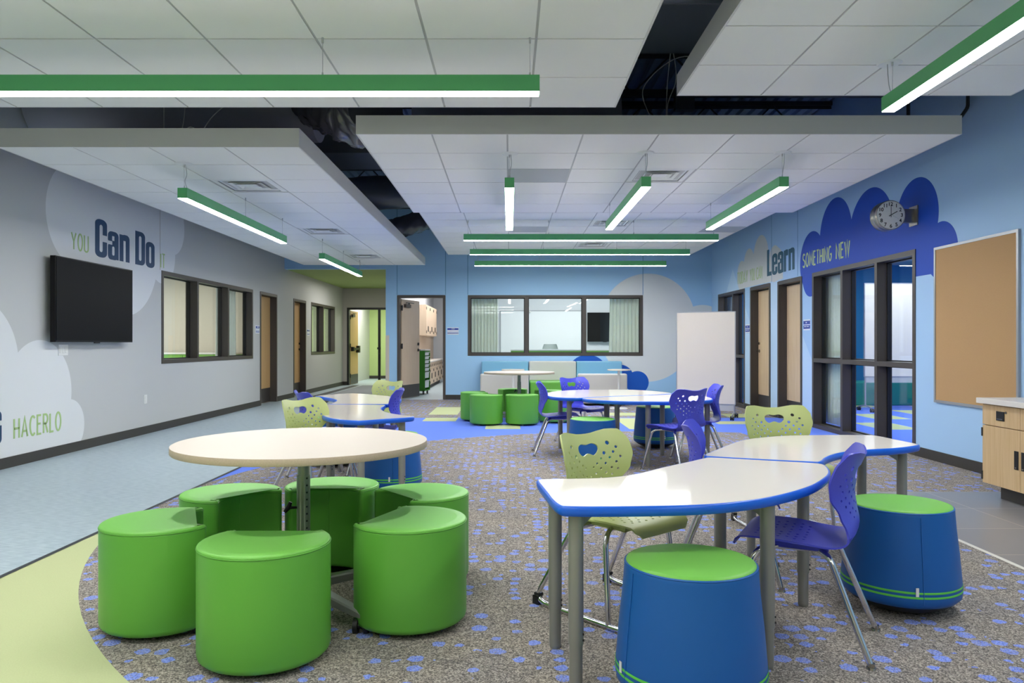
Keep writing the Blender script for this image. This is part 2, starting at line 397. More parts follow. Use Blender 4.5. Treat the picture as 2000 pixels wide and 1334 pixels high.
# ------------------------------------------------------------------ floor
XL, XR, YB, HZ = -4.66, 4.19, 15.75, 4.45
YF = -3.5
def floor():
    b = MB()
    b.use('plank_floor').poly([(-9.5, YF), (10, YF), (10, 25.5), (-9.5, 25.5)], 0)
    b.use('carpet_lime').poly([(-2.51, YF), (XR, YF), (XR, 5.7), (-2.51, 5.7)], .0006)
    b.use('carpet_blue').poly([(-2.51, 5.7), (XR, 5.7), (XR, 11.86), (-2.51, 11.86)], .0006)
    b.use('carpet_grey').poly([(-2.51, 11.86), (XR, 11.86), (XR, YB), (-2.51, YB)], .0006)
    c = (1.82, 5.65); r = 4.37; pts = []
    for i in range(160):
        a = 2*PI*i/160; pts.append((min(max(c[0]+r*math.cos(a), -2.51), XR), c[1]+r*math.sin(a)))
    b.use('carpet_grey').poly(pts, .0012)
    b.use('carpet_blue').poly([(3.0, 8.6), (XR, 8.2), (XR, 11.86), (3.0, 11.86)], .0015)
    b.use('carpet_lime')
    for x0, x1, y0, y1 in ((-1.32, -.845, 12.36, 13.83), (-1.30, -.80, 11.31, 11.84), (-.33, .15, 10.27, 10.78), (1.57, 2.1, 12.2, 12.72),
                           (1.62, 2.12, 10.26, 11.78), (3.45, 3.95, 11.9, 12.5), (2.9, 3.4, 12.6, 13.6), (3.0, 3.5, 10.9, 11.3)):
        b.poly([(x0, y0), (x1, y0), (x1, y1), (x0, y1)], .0019)
    b.use('floor_tile').poly([(2.635, YF), (XR, YF), (XR, 5.91), (2.635, 5.91)], .0024)
    b.use('strip_white').poly([(2.615, YF), (2.645, YF), (2.645, 5.91), (2.615, 5.91)], .003)
    b.use('strip_dark').poly([(-2.525, YF), (-2.495, YF), (-2.495, YB), (-2.525, YB)], .003)
    b.use('strip_dark').poly([(-4.36, 15.9), (-4.16, 15.9), (-4.16, 21.2), (-4.36, 21.2)], .001)
    b.use('carpet_grey_hall').poly([(-4.1, 15.9), (-2.56, 15.9), (-2.56, 21.2), (-4.1, 21.2)], .001)
    b.use('carpet_blue').poly([(XR+.2, 3), (9.5, 3), (9.5, 15.8), (XR+.2, 15.8)], .0012)
    b.use('carpet_lime')
    for x0, y0 in ((5.0, 10.2), (5.6, 11.6), (6.6, 12.3), (6.2, 13.8), (5.2, 13.3), (7.4, 13.2), (7.0, 10.6)):
        b.poly([(x0, y0), (x0+.55, y0), (x0+.55, y0+.9), (x0, y0+.9)], .002)
    b.use('carpet_grey_hall').poly([(-3.4, 22.2), (-2.9, 22.2), (-2.9, 23.6), (-3.4, 23.6)], .001)
    b.build('floor', kind='structure')
floor()

# ------------------------------------------------------------------ walls
def wall(name, ax, u0, u1, p0, p1, z1, holes, m, back=None):
    """wall along axis ax from u0 to u1, thickness p0..p1, rectangular holes (u0,u1,z0,z1)"""
    b = MB(); b.use(m)
    us = sorted({u0, u1, *[h[0] for h in holes], *[h[1] for h in holes]})
    for a, c in zip(us, us[1:]):
        hs = sorted((h[2], h[3]) for h in holes if h[0] <= a+1e-6 and h[1] >= c-1e-6)
        z = 0; segs = []
        for h0, h1 in hs:
            if h0 > z+1e-6: segs.append((z, h0))
            z = max(z, h1)
        if z < z1: segs.append((z, z1))
        for s0, s1 in segs:
            if ax == 'x': b.box(a, c, p0, p1, s0, s1)
            else: b.box(p0, p1, a, c, s0, s1)
    return b.build(name, kind='structure')
WL1 = (10.18, 13.8, .886, 2.137); WL2 = (17.86, 20.28, .897, 2.137); DL1 = (14.2, 15.24, 0, 2.135); DL2 = (16.4, 17.4, 0, 2.135)
wall('wall_left', 'y', YF, 25.5, XL-.16, XL, HZ, [WL1, WL2, DL1, DL2], 'paint_left')
WR1 = (7.84, 10.51, 0, 2.13); WR2 = (13.53, 15.25, 0, 2.14); DR1 = (12.2, 13.22, 0, 2.13); DR2 = (10.88, 11.87, 0, 2.12)
wall('wall_right', 'y', YF, 15.9, XR, XR+.16, HZ, [WR1, WR2, DR1, DR2], 'paint_right')
DB = (-2.327, -1.323, 0, 2.162); WB = (-.863, 2.765, .907, 2.163)
wall('wall_back', 'x', XL, XR, YB, YB+.15, HZ, [DB, WB, (XL, -2.563, 0, 2.707)], 'paint_back')
wall('wall_front', 'x', XL, XR, YF-.15, YF, HZ, [], 'hall_grey')
DH = (-4.55, -2.75, 0, 2.17)
wall('wall_hall_end', 'x', XL, -2.46, 21.3, 21.45, 2.9, [DH], 'hall_grey')
wall('wall_hall_side', 'y', YB+.15, 21.3, -2.56, -2.46, 2.9, [], 'hall_grey')
wall('wall_corridor_end', 'x', -4.96, -2.48, 25.3, 25.4, 2.9, [], 'green_paint')
MB().box(-4.98, -4.96, 21.45, 25.3, 0, 2.9).build('wall_corridor_side', 'room_wall', kind='structure')
MB().box(-2.56, -2.48, 21.45, 25.3, 0, 2.9).build('wall_corridor_side_right', 'green_paint', kind='structure')
MB().box(XL, -2.56, YB+.15, 21.3, 2.71, 2.8).build('ceiling_hall', 'hall_ceiling', kind='structure')
MB().box(-4.97, -2.48, 21.45, 25.4, 2.75, 2.85).build('ceiling_corridor', 'room_ceiling', kind='structure')
# corrugated deck overhead
def deck():
    b = MB(); prof = []; x = XL
    while x < XR:
        prof += [(x, 4.35), (x+.055, 4.35), (x+.075, 4.31), (x+.135, 4.31)]; x += .155
    prof = [(min(p[0], XR), p[1]) for p in prof]
    v = [(p[0], YF, p[1]) for p in prof]+[(p[0], YB, p[1]) for p in prof]; n = len(prof)
    b.add(v, [(i, i+1, n+i+1, n+i) for i in range(n-1)])
    b.box(XL, XR, YF, YB, 4.40, 4.45)
    b.build('ceiling', 'deck', kind='structure')
deck()
def baseboard(side, segs, ax, face, d, m='base'):
    b = MB()
    for a, c in segs:
        if ax == 'y': b.box(face, face+d, a, c, 0, .1)
        else: b.box(a, c, face, face+d, 0, .1)
    b.build('baseboard_'+side, m, kind='structure')
baseboard('left', [(YF, 14.2), (15.24, 16.4), (17.4, 21.3)], 'y', XL, .012)
baseboard('right', [(YF, 7.84), (10.51, 10.88), (11.87, 12.2), (13.22, 13.53), (15.25, YB)], 'y', XR, -.012)
baseboard('back', [(-2.56, -2.327), (-1.323, XR)], 'x', YB, -.012)
baseboard('corridor', [(-4.96, -2.1)], 'x', 25.3, -.012)
baseboard('hall', [(XL, -4.55)], 'x', 21.3, -.012)
# neighbouring rooms
def room(tagname, x0, x1, y0, y1, h, mm, skip=(), mside=None):
    b = MB(); t = .04; ms = mside or mm
    if 'x0' not in skip: b.use(ms).box(x0-t, x0, y0, y1, 0, h)
    if 'x1' not in skip: b.use(ms).box(x1, x1+t, y0, y1, 0, h)
    if 'y0' not in skip: b.use(mm).box(x0, x1, y0-t, y0, 0, h)
    if 'y1' not in skip: b.use(mm).box(x0, x1, y1, y1+t, 0, h)
    b.build('wall_'+tagname, kind='structure')
    MB().box(x0, x1, y0, y1, h, h+.05).build('ceiling_'+tagname, 'room_ceiling', kind='structure')
room('left_room', -9.2, XL-.16, 9.6, 15.6, 2.7, 'room_beige', ('x1',))
mat('pale_green_wall', 'cdd2b4', 0.8)
room('far_left_room', -9.2, XL-.16, 16.0, 21.2, 2.7, 'pale_green_wall', ('x1',))
room('back_room', -.97, 4.5, YB+.15, 19.6, 3.0, 'room_wall', ('y0',))
room('store_room', -2.42, -1.05, YB+.15, 24.2, 3.0, 'room_wall', ('y0',))
room('right_room', XR+.16, 9.2, 3.2, 15.9, 2.8, 'teal_wall', ('x0',), 'blue_side')

# ------------------------------------------------------------------ windows and doors
def frame_box(b, ax, u0, u1, z0, z1, p0, p1, w_, bottom=True, mull=(), rails=()):
    def bx(a, c, e, g):
        if ax == 'x': b.box(a, c, p0, p1, e, g)
        else: b.box(p0, p1, a, c, e, g)
    bx(u0, u0+w_, z0, z1); bx(u1-w_, u1, z0, z1); bx(u0+w_, u1-w_, z1-w_, z1)
    if bottom: bx(u0+w_, u1-w_, z0, z0+w_)
    for m_, mw in mull: bx(m_-mw/2, m_+mw/2, z0+(w_ if bottom else 0), z1-w_)
    for e, g in rails: 
        ms = [u0+w_]+[v for m_, mw in mull for v in (m_-mw/2, m_+mw/2)]+[u1-w_]
        for k in range(0, len(ms), 2): bx(ms[k], ms[k+1], e, g)
def window(n, ax, hole, p0, p1, pg, mull, w_=.055, rails=()):
    u0, u1, z0, z1 = hole; s = struct('window_%d' % n); mull = sorted(mull)
    b = MB(); frame_box(b, ax, u0, u1, z0, z1, p0, p1, w_, True, mull, rails); b.build('window_frame', 'frame', s)
    # glazing stops: a thin inner bead beside each pane
    edges = [u0+w_]+[v for m_, mw in mull for v in (m_-mw/2, m_+mw/2)]+[u1-w_]
    zs = [z0+w_]+[v for r in rails for v in r]+[z1-w_]
    for k in range(0, len(edges), 2):
        for j in range(0, len(zs), 2):
            g = MB(); a, c, e, h = edges[k], edges[k+1], zs[j], zs[j+1]; t = .004
            if ax == 'x': g.box(a, c, pg-t, pg+t, e, h)
            else: g.box(pg-t, pg+t, a, c, e, h)
            g.build('pane', 'glass', s)
            bd = MB()
            for (aa, cc, ee, hh) in ((a, a+.014, e, h), (c-.014, c, e, h), (a, c, e, e+.014), (a, c, h-.014, h)):
                if ax == 'x': bd.box(aa, cc, pg-.02, pg+.02, ee, hh)
                else: bd.box(pg-.02, pg+.02, aa, cc, ee, hh)
            bd.build('glazing_bead', 'black', s)
window(1, 'y', WL1, XL-.165, XL+.008, XL-.12, [(11.36, .06), (12.60, .06)], .055)
window(2, 'y', WL2, XL-.165, XL+.008, XL-.12, [(19.03, .06)], .055)
window(3, 'x', WB, YB-.008, YB+.155, YB+.08, [(.353, .078), (1.546, .078)], .058)
window(4, 'y', WR1, XR-.008, XR+.165, XR+.125, [(9.58, .06), (8.685, .06)], .055, rails=[(.90, .955)])
window(5, 'y', WR2, XR-.008, XR+.165, XR+.125, [(14.25, .06)], .055, rails=[(.90, .955)])
def lever(b, ax, side, u, p, z, d):
    """lever handle: rose, neck, lever; side: sign the lever points along u, d: sign away from the leaf"""
    if ax == 'y':
        b.tube([(p, u, z), (p+d*.012, u, z)], .026, 16); b.tube([(p, u, z), (p+d*.05, u, z), ], .009, 8)
        b.tube([(p+d*.05, u-side*.008, z), (p+d*.05, u+side*.11, z)], .009, 8)
    else:
        b.tube([(u, p, z), (u, p+d*.012, z)], .026, 16); b.tube([(u, p, z), (u, p+d*.05, z)], .009, 8)
        b.tube([(u-side*.008, p+d*.05, z), (u+side*.11, p+d*.05, z)], .009, 8)
def door_y(n, hole, face, into, leafm, hinge_far, lm='nickel', lab=None):
    """closed door in a wall that runs along y; into: sign from the room into the wall"""
    u0, u1, z0, z1 = hole; s = struct('door_%d' % n); w_ = .055
    p0, p1 = face-into*.01, face+into*.17; b = MB(); frame_box(b, 'y', u0, u1, z0, z1, min(p0, p1), max(p0, p1), w_, False); b.build('door_frame', 'frame', s, bevel=.004)
    b = MB(); q0 = face+into*.12; q1 = face+into*.165
    a, c = u0+w_+.003, u1-w_-.003
    leaf = b.box(min(q0, q1), max(q0, q1), a, c, .008, z1-w_-.004).build('door_leaf', leafm, s)
    k = MB().box(q0-into*.003, q0+into*.001, a+.01, c-.01, .012, .285).build('kick_plate', 'kick', leaf)
    hu = a+.07 if hinge_far else c-.07; sd = 1 if hinge_far else -1
    h = MB(); lever(h, 'y', sd, hu, q0, 1.03, -into); h.build('door_handle', lm, leaf)
    d = MB(); d.tube([(q0, hu, 1.16), (q0-into*.02, hu, 1.16)], .022, 14); d.build('deadbolt', lm, leaf)
    if into > 0:
        sm = MB().box(face+.105, face+.118, a, c, z1-w_-.02, z1-w_).build('door_stop', 'black', s)
    return s
door_y(1, DL1, XL, -1, 'wood_door_warm', True, 'black')
door_y(2, DL2, XL, -1, 'wood_door_warm', False, 'black')
door_y(3, DR1, XR, 1, 'wood_door', False, 'nickel')
door_y(4, DR2, XR, 1, 'wood_door', True, 'nickel')
# open door in the back wall
def back_door():
    s = struct('door_5'); b = MB(); frame_box(b, 'x', DB[0], DB[1], 0, DB[3], YB-.01, YB+.16, .055, False); b.build('door_frame', 'frame', s, bevel=.004)
    hg = empty('door_leaf_pivot', (DB[0]+.065, YB+.14, 0), R(70)); hg.parent = s
    hg['kind'] = 'structure'
    return s, hg
s5, hg5 = back_door()
bpy.data.objects.remove(hg5)
def leaf_mesh(s, hx, hy, ang, wdt, hgt, m, hardware, kick=True, closer=True, face=-1, lm='black'):
    ca, sa = math.cos(ang), math.sin(ang); Mx = Matrix.Translation((hx, hy, 0)) @ Matrix.Rotation(ang, 4, 'Z')
    def tb(b, x0, x1, y0, y1, z0, z1):
        v = [Mx @ Vector(p) for p in ((x0,y0,z0),(x1,y0,z0),(x1,y1,z0),(x0,y1,z0),(x0,y0,z1),(x1,y0,z1),(x1,y1,z1),(x0,y1,z1))]
        return b.add(v, [(0,3,2,1),(4,5,6,7),(0,1,5,4),(1,2,6,5),(2,3,7,6),(3,0,4,7)])
    lf = tb(MB(), 0, wdt, 0, .045, .01, hgt).build('door_leaf', m, s)
    if kick: tb(MB(), .01, wdt-.01, -.004, 0, .015, .285).build('kick_plate', 'kick', lf)
    for z in (.25, 1.1, 1.9): tb(MB(), -.03, .03, -.012, -.001, z-.05, z+.06).build('hinge', 'black', lf)
    if closer:
        b = MB(); tb(b, .1, .34, -.055, 0, hgt-.17, hgt-.1); tb(b, .14, .5, -.05, -.035, hgt-.075, hgt-.06); tb(b, .26, .29, -.05, -.03, hgt-.12, hgt-.06); b.build('door_closer', 'frame', lf)
    b = MB()
    if hardware == 'lever':
        tb(b, wdt-.1, wdt-.05, -.014, 0, .99, 1.05); tb(b, wdt-.18, wdt-.07, -.055, -.04, 1.01, 1.03); tb(b, wdt-.09, wdt-.065, -.05, 0, 1.01, 1.03); b.build('door_handle', lm, lf)
        b = MB(); tb(b, wdt-.1, wdt-.055, -.022, 0, 1.12, 1.18); b.build('deadbolt', lm, lf)
    else:
        tb(b, .08, wdt-.06, -.08, -.05, .98, 1.04); tb(b, .06, .2, -.08, 0, .95, 1.07); tb(b, wdt-.2, wdt-.04, -.08, 0, .9, 1.1); b.build('panic_bar', lm, lf)
    return lf
leaf_mesh(s5, DB[0]+.075, YB+.145, R(72), .88, 2.09, 'wood_pale', 'lever')
def hall_door():
    s = struct('door_6'); b = MB(); frame_box(b, 'x', DH[0], DH[1], 0, DH[3], 21.29, 21.46, .055, False); b.build('door_frame', 'black', s)
    MB().box(-3.685, -3.62, 21.32, 21.4, 0, 2.115).build('center_mullion', 'black', s)
    leaf_mesh(s, -4.49, 21.46, R(87), .86, 2.09, 'wood_door_warm', 'panic', closer=True)
    b = MB(); b.box(-3.70, -3.605, 21.27, 21.32, 1.0, 1.06); b.box(-3.67, -3.64, 21.27, 21.32, .86, 1.0); b.build('door_pull', 'black', s)
hall_door()
# wall trims: joints, corner guard, soffit edge
def trims():
    b = MB()
    for x in (-2.327, -1.323, -.863, 2.765):
        z0 = 2.17
        b.box(x-.006, x+.006, YB-.003, YB, z0, HZ-.2)
    b.build('trim_1', 'seam', kind='structure')
    b = MB()
    b.box(-2.566, -2.56, YB-.003, YB+.05, 0, 1.33); b.box(-2.566, -2.49, YB-.004, YB, 0, 1.33); b.build('trim_2', 'guard', kind='structure')
    b = MB()
    for y in (10.14, ): b.box(XL, XL+.002, y-.006, y+.006, 2.14, HZ-.3)
    b.build('trim_3', 'hall_grey', kind='structure')
    b = MB()
    for y in (11.05, 12.15): b.box(XR-.002, XR, y-.005, y+.005, 2.14, HZ-.3)
    b.build('trim_4', 'seam', kind='structure')
trims()

# ------------------------------------------------------------------ ceiling clouds
T = .592
def cloud(label, x0, nx, y0, ny, z, skip=(), grey=(), h=.147):
    t = thing('ceiling_cloud', label, 'ceiling panel', (x0, y0, z)); W, D = nx*T, ny*T
    b = MB(); e = .012
    b.box(0, W, 0, e, 0, h); b.box(0, W, D-e, D, 0, h); b.box(0, e, e, D-e, 0, h); b.box(W-e, W, e, D-e, 0, h); b.build('fascia', 'fascia', t)
    b = MB(); b.box(e, W-e, e, D-e, .012, .02)
    for i in range(nx+1):
        x = min(max(i*T, e+.012), W-e-.012); b.box(x-.012, x+.012, e, D-e, .006, .012)
    for j in range(ny+1):
        y = min(max(j*T, e+.012), D-e-.012); b.box(e, W-e, y-.012, y+.012, .0061, .012)
    b.build('ceiling_grid', 'grid_white', t)
    b = MB(); g = .007
    for i in range(nx):
        for j in range(ny):
            if (i, j) in skip or (i, j) in grey: continue
            x_0 = i*T+g; x_1 = (i+1)*T-g; y_0 = j*T+g; y_1 = (j+1)*T-g
            if i == 0: x_0 = e+.001
            if i == nx-1: x_1 = W-e-.001
            if j == 0: y_0 = e+.001
            if j == ny-1: y_1 = D-e-.001
            b.box(x_0, x_1, y_0, y_1, 0, .0055)
    b.build('ceiling_tiles', 'tile_white', t)
    if grey:
        for i, j in grey: MB().box(i*T+.01, (i+1)*T-.01, j*T+.01, (j+1)*T-.01, .001, .005).build('return_grille', 'panel_grey', t)
    return t
cloud('suspended white tile ceiling panel hanging beside the grey wall above the black television', -4.01, 4, 5.94, 15, 2.69, [(2, 2), (2, 7), (2, 12)])
cloud('large suspended white tile ceiling panel in the middle with three lengthwise green lamps', -1.20, 8, 5.94, 6, 2.79, [(4, 2)], [(2, 2)])
cloud('higher suspended white tile ceiling panel over the three crosswise green lamps near the back wall', -1.20, 8, 9.52, 9, 2.895, [(4, 2), (4, 6)], [(7, 3), (2, 3)])
cloud('nearest suspended white tile ceiling panel above the long crosswise green lamp', .736-8*T, 8, 5.27-14*T, 14, 2.79)
cloud('suspended white tile ceiling panel near the right blue wall above the closest slanting green lamp', 1.186, 4, 5.39-14*T, 14, 2.91)

# vents
def vent(label, x, y, z):
    t = thing('air_vent', label, 'vent', (x+T/2, y+T/2, z), 0, 'ceiling air diffusers')
    fr = MB(); w_ = T/2-.012
    # stepped square cones
    def sq(r, z_): return [(-r, -r, z_), (r, -r, z_), (r, r, z_), (-r, r, z_)]
    def ring(b, r0, z0, r1, z1):
        a = sq(r0, z0)+sq(r1, z1); b.add(a, [(i, (i+1) % 4, 4+(i+1) % 4, 4+i) for i in range(4)])
    ring(fr, w_, .004, w_-.05, .0); fr.build('vent_frame', 'white_metal', t)
    for r0, z0 in ((w_-.06, .004), (w_-.12, -.002), (w_-.18, -.006)):
        b = MB(); ring(b, r0, z0, r0-.045, z0+.028); b.build('vent_louver', 'white_metal', t)
    MB().box(-.07, .07, -.07, .07, .005, .01).build('vent_plate', 'white_metal', t)
    MB().box(-w_+.01, w_-.01, -w_+.01, w_-.01, .034, .036).build('vent_opening', 'dark', t)
vent('square white air vent closest in the ceiling panel beside the grey wall', -4.01+2*T, 5.94+2*T, 2.69)
vent('square white air vent between the two green lamps along the grey wall', -4.01+2*T, 5.94+7*T, 2.69)
vent('square white air vent nearest the hall, beside the far green lamp', -4.01+2*T, 5.94+12*T, 2.69)
vent('square white air vent beside the near end of the middle slanting green lamp', -1.2+4*T, 5.94+2*T, 2.79)
vent('square white air vent behind the far end of the middle slanting green lamp', -1.2+4*T, 9.52+2*T, 2.895)
vent('square white air vent furthest back, above the middle crosswise green lamp', -1.2+4*T, 9.52+6*T, 2.895)

# ------------------------------------------------------------------ pendant lamps
def lamp(label, p, length, rz, ceil, hangs, canopies, seams=(), group='green linear pendant lamps'):
    """p: start of the lamp (centre line, top), runs along local +y. hangs: distances of the cables"""
    t = thing('pendant_lamp', label, 'lamp', (p[0], p[1], p[2]), rz, group); w_ = .082; h = .087
    b = MB(); b.box(-w_/2, w_/2, 0, length, -h+.014, 0)
    b.box(-w_/2, -w_/2+.003, 0, length, -h, -h+.014); b.box(w_/2-.003, w_/2, 0, length, -h, -h+.014)
    b.box(-w_/2, w_/2, 0, .003, -h, -h+.014); b.box(-w_/2, w_/2, length-.003, length, -h, -h+.014)
    for q in seams: b.box(-w_/2-.0006, w_/2+.0006, q-.001, q+.001, -h, .0006)
    b.build('lamp_housing', 'lamp_green', t)
    MB().box(-w_/2+.003, w_/2-.003, .003, length-.003, -h-.004, -h+.013).build('diffuser', 'lens', t)
    up = ceil-p[2]
    for q in hangs:
        b = MB(); b.tube([(0, q, 0), (0, q, up)], .0015, 6); b.cyl(0, q, 0, .025, .005, n=8); b.cyl(0, q, up-.03, up, .006, n=8); b.build('suspension_cable', 'cable', t)
    for q in canopies:
        b = MB(); b.cyl(0, q, up-.008, up, .065, .075, n=24); b.build('canopy', 'white_metal', t)
        b = MB(); b.tube(catmull([(.012, q, up), (.018, q+.02, up*.6), (.006, q+.01, up*.3), (.012, q+.05, 0)], 6, False), .003, 6); b.build('power_cord', 'cable', t)
    return t
TL = 2.578
lamp('long green lamp running crosswise closest to the camera, upper left', (-3.45, 4.07, TL), 3.61, R(-90), 2.79, (.05, 2.45, 3.56), (), (2.44,))
lamp('slanting green lamp closest to the camera near the right blue wall', (2.382, 4.785, 2.70), 3.0, R(180-1.7), 2.91, (.06, 2.9), (.02,))
lamp('green lamp pointing straight away under the middle ceiling panel', (0, 6.52, TL), 2.42, 0, 2.79, (.04, 2.36), (.03,))
lamp('slanting green lamp between the straight one and the one by the blue wall', (1.166, 6.48, TL), 2.42, 0, 2.79, (.04, 2.36), (.03,))
lamp('slanting green lamp under the middle ceiling panel, nearest the blue wall', (2.34, 6.48, TL), 2.42, 0, 2.79, (.04, 2.36), (.03,))
lamp('green lamp near the television under the ceiling panel by the grey wall', (-2.78, 6.46, 2.478), 2.9, 0, 2.69, (.04, 1.55, 2.85), (.03,))
lamp('green lamp closest to the hall under the ceiling panel by the grey wall', (-2.74, 11.1, 2.478), 2.85, 0, 2.69, (.04, 1.45, 2.8), (2.75,))
lamp('first of the three parallel crosswise green lamps toward the back wall', (-.645, 10.74, 2.70), 3.59, R(-90), 2.895, (.06, 1.2, 2.4, 3.53), ())
lamp('middle one of the three parallel crosswise green lamps near the back', (-.645, 12.44, 2.70), 3.59, R(-90), 2.895, (.06, 1.2, 2.4, 3.53), ())
lamp('furthest of the three parallel crosswise green lamps before the back window', (-.648, 14.2, 2.70), 3.57, R(-90), 2.895, (.06, 1.2, 2.4, 3.5), ())
lamp('added long green lamp crosswise behind the nearest one, unseen overhead', (-3.45, 1.6, TL), 3.61, R(-90), 2.79, (.05, 2.45, 3.56), ())  # this and the next two lamps are added out of view for fill
lamp('added unseen long green lamp crosswise at the room front', (-3.45, -.9, TL), 3.61, R(-90), 2.79, (.05, 2.45, 3.56), ())
lamp('added unseen green lamp lengthwise by the blue wall at the room front', (2.5, .9, 2.70), 3.0, R(180), 2.91, (.06, 2.9), ())

# ------------------------------------------------------------------ open plenum: ducts, joists, wires
def joists():
    for k, y in enumerate((1.6, 3.3, 5.0, 6.75, 8.15, 9.9, 11.6, 13.3, 14.9)):
        t = thing('roof_joist', 'dark open web steel joist crossing under the corrugated roof deck', 'joist', (0, y, 3.8), 0, 'open web roof joists')
        MB().box(XL, XR, -.04, .04, .45, .5).box(XL, XR, -.006, .006, .41, .45).build('top_chord', 'steel_dark', t)
        MB().box(XL, XR, -.04, .04, 0, .04).box(XL, XR, -.006, .006, .04, .08).build('bottom_chord', 'steel_dark', t)
        b = MB(); x = XL+.1; up = True
        while x < XR-.45:
            b.tube([(x, 0, .03 if up else .46), (x+.42, 0, .46 if up else .03)], .011, 6); x += .42; up = not up
        b.build('joist_web', 'steel_dark', t)
joists()
def hbox(b, x0, x1, y, z, r, n=28):
    return b
def ducts():
    b = MB(); pts = [(x, 7.55, 3.5) for x in (XL+.02, -3, -2.2)]; b.tube([(XL+.02, 7.55, 3.5), (-1.9, 7.55, 3.5)], .34, 40)
    b.tube([(-3.2, 7.55, 3.5), (-3.15, 7.55, 3.5)], .345, 40)
    tag(b.build('round_duct', 'duct'), 'large smooth dark round duct above the ceiling panels beside the grey wall', 'duct')
    b = MB(); b.tube([(-1.0, 8.03, 3.53), (1.15, 8.03, 3.53)], .26, 40)
    tag(b.build('round_duct', 'duct'), 'dark round duct crossing above the middle ceiling panel', 'duct')
    rnd = random.Random(4)
    def crinkle(name, path, r, label, m, amp=.05, freq=9):
        P = catmull(path, 14, False); n = 40; v = []; b = MB(); T_ = []
        nrm = None
        for i, p in enumerate(P):
            t = (P[min(i+1, len(P)-1)]-P[max(i-1, 0)]).normalized()
            if nrm is None: nrm = t.orthogonal().normalized()
            nrm = (nrm-t*nrm.dot(t)).normalized(); bn = t.cross(nrm)
            ring = []
            for k in range(n):
                a = 2*PI*k/n; rr = r*(1+amp*(math.sin(freq*a*.7+i*.9)+rnd.uniform(-1, 1)*.7)) + amp*r*.8*math.sin(i*1.7)
                ring.append(p+nrm*math.cos(a)*rr+bn*math.sin(a)*rr)
            v.append(ring)
        b.rings(v, smooth=True); return tag(b.build(name, m), label, 'duct')
    crinkle('wrapped_duct', [(-1.8, 7.12, 3.5), (-1.6, 7.0, 3.4), (-1.35, 6.9, 3.25), (-1.2, 6.75, 3.28)], .3, 'duct wrapped in crinkled shiny black plastic, nearest over the gap between panels', 'wrap', .06)
    b = MB(); b.box(-2.6, .6, 8.35, 9.15, 3.25, 3.62)
    for x in (-2.3, .2):
        for y in (8.37, 9.12): b.box(x-.015, x+.015, y, y+.004, 3.6, 4.315)
    tag(b.build('rectangular_duct', 'duct_black', bevel=.02), 'dark rectangular duct above the gap between ceiling panels', 'duct')
    crinkle('flexible_duct', [(-2.9, 11.2, 3.3), (-2.1, 11.6, 3.45), (-1.3, 12.1, 3.6), (-.6, 12.4, 3.65)], .26, 'dark flexible duct slanting above the gap, behind the rectangular duct', 'duct_black', .015, 3)
    crinkle('flexible_duct', [(-2.7, 13.6, 3.15), (-2.1, 13.9, 3.25), (-1.5, 14.2, 3.5), (-.9, 14.4, 3.6)], .19, 'crinkled dark flexible duct nearest the back wall above the gap', 'wrap', .05)
    b = MB(); b.tube([(.3, 4.55, 3.55), (XR-.1, 4.55, 3.55)], .33, 40)
    tag(b.build('round_duct', 'duct_black'), 'dark round duct crossing the gap between the nearest ceiling panels', 'duct')
    b = MB(); b.box(.3, XR-.1, 5.35, 6.3, 3.55, 3.95); tag(b.build('rectangular_duct', 'duct_black', bevel=.02), 'dark flat duct behind the round one over the nearest gap', 'duct')
    b = MB(); b.box(1.75, 1.95, 8.0, 8.1, 3.62, 3.85).use('duct_black'); tag(b.build('junction_box', 'steel_dark'), 'small dark electrical box on a joist over the nearest gap', 'electrical box')
    i = 0
    labs = ['thin grey cable looping widely down over the nearest gap', 'thin pale cable hanging straight over the nearest gap', 'thin pale cable twisting beside the straight one over the nearest gap',
            'thin grey cable hanging over the left ceiling panel, coiled at its end', 'thin grey cable slanting over the left ceiling panel', 'thin grey cable straight down over the left ceiling panel']
    paths = [[(1.9, 6.6, 3.6), (1.45, 6.5, 3.6), (1.15, 6.5, 3.35), (1.2, 6.5, 3.1), (1.28, 6.4, 2.9), (1.3, 6.3, 2.85)],
             [(1.40, 6.6, 3.7), (1.37, 6.6, 3.4), (1.36, 6.6, 3.1), (1.37, 6.6, 2.85)], [(1.42, 6.6, 3.7), (1.45, 6.62, 3.45), (1.37, 6.6, 3.2), (1.40, 6.6, 2.85)],
             [(-2.75, 6.5, 3.5), (-2.78, 6.5, 3.1), (-2.8, 6.5, 2.95), (-2.7, 6.45, 2.99), (-2.6, 6.5, 2.9), (-2.6, 6.5, 2.712)], [(-2.35, 6.6, 3.3), (-2.6, 6.6, 3.1), (-2.8, 6.6, 2.712)], [(-3.0, 6.6, 3.3), (-3.0, 6.6, 3.0), (-3.0, 6.6, 2.712)]]
    for l, p in zip(labs, paths):
        b = MB(); b.tube(catmull(p, 8, False), .004, 6); tag(b.build('hanging_cable', 'wire'), l, 'cable')
    b = MB(); b.tube(fillet([(3.62, 6.9, 3.9), (3.62, 6.9, 3.2), (XR-.1, 6.9, 3.2), (XR-.03, 6.9, 3.3), (XR-.03, 6.9, 3.45)], .03), .016, 8)
    tag(b.build('conduit_pipe', 'steel_dark'), 'black conduit bending along the blue wall beside the panel corner', 'pipe')
ducts()

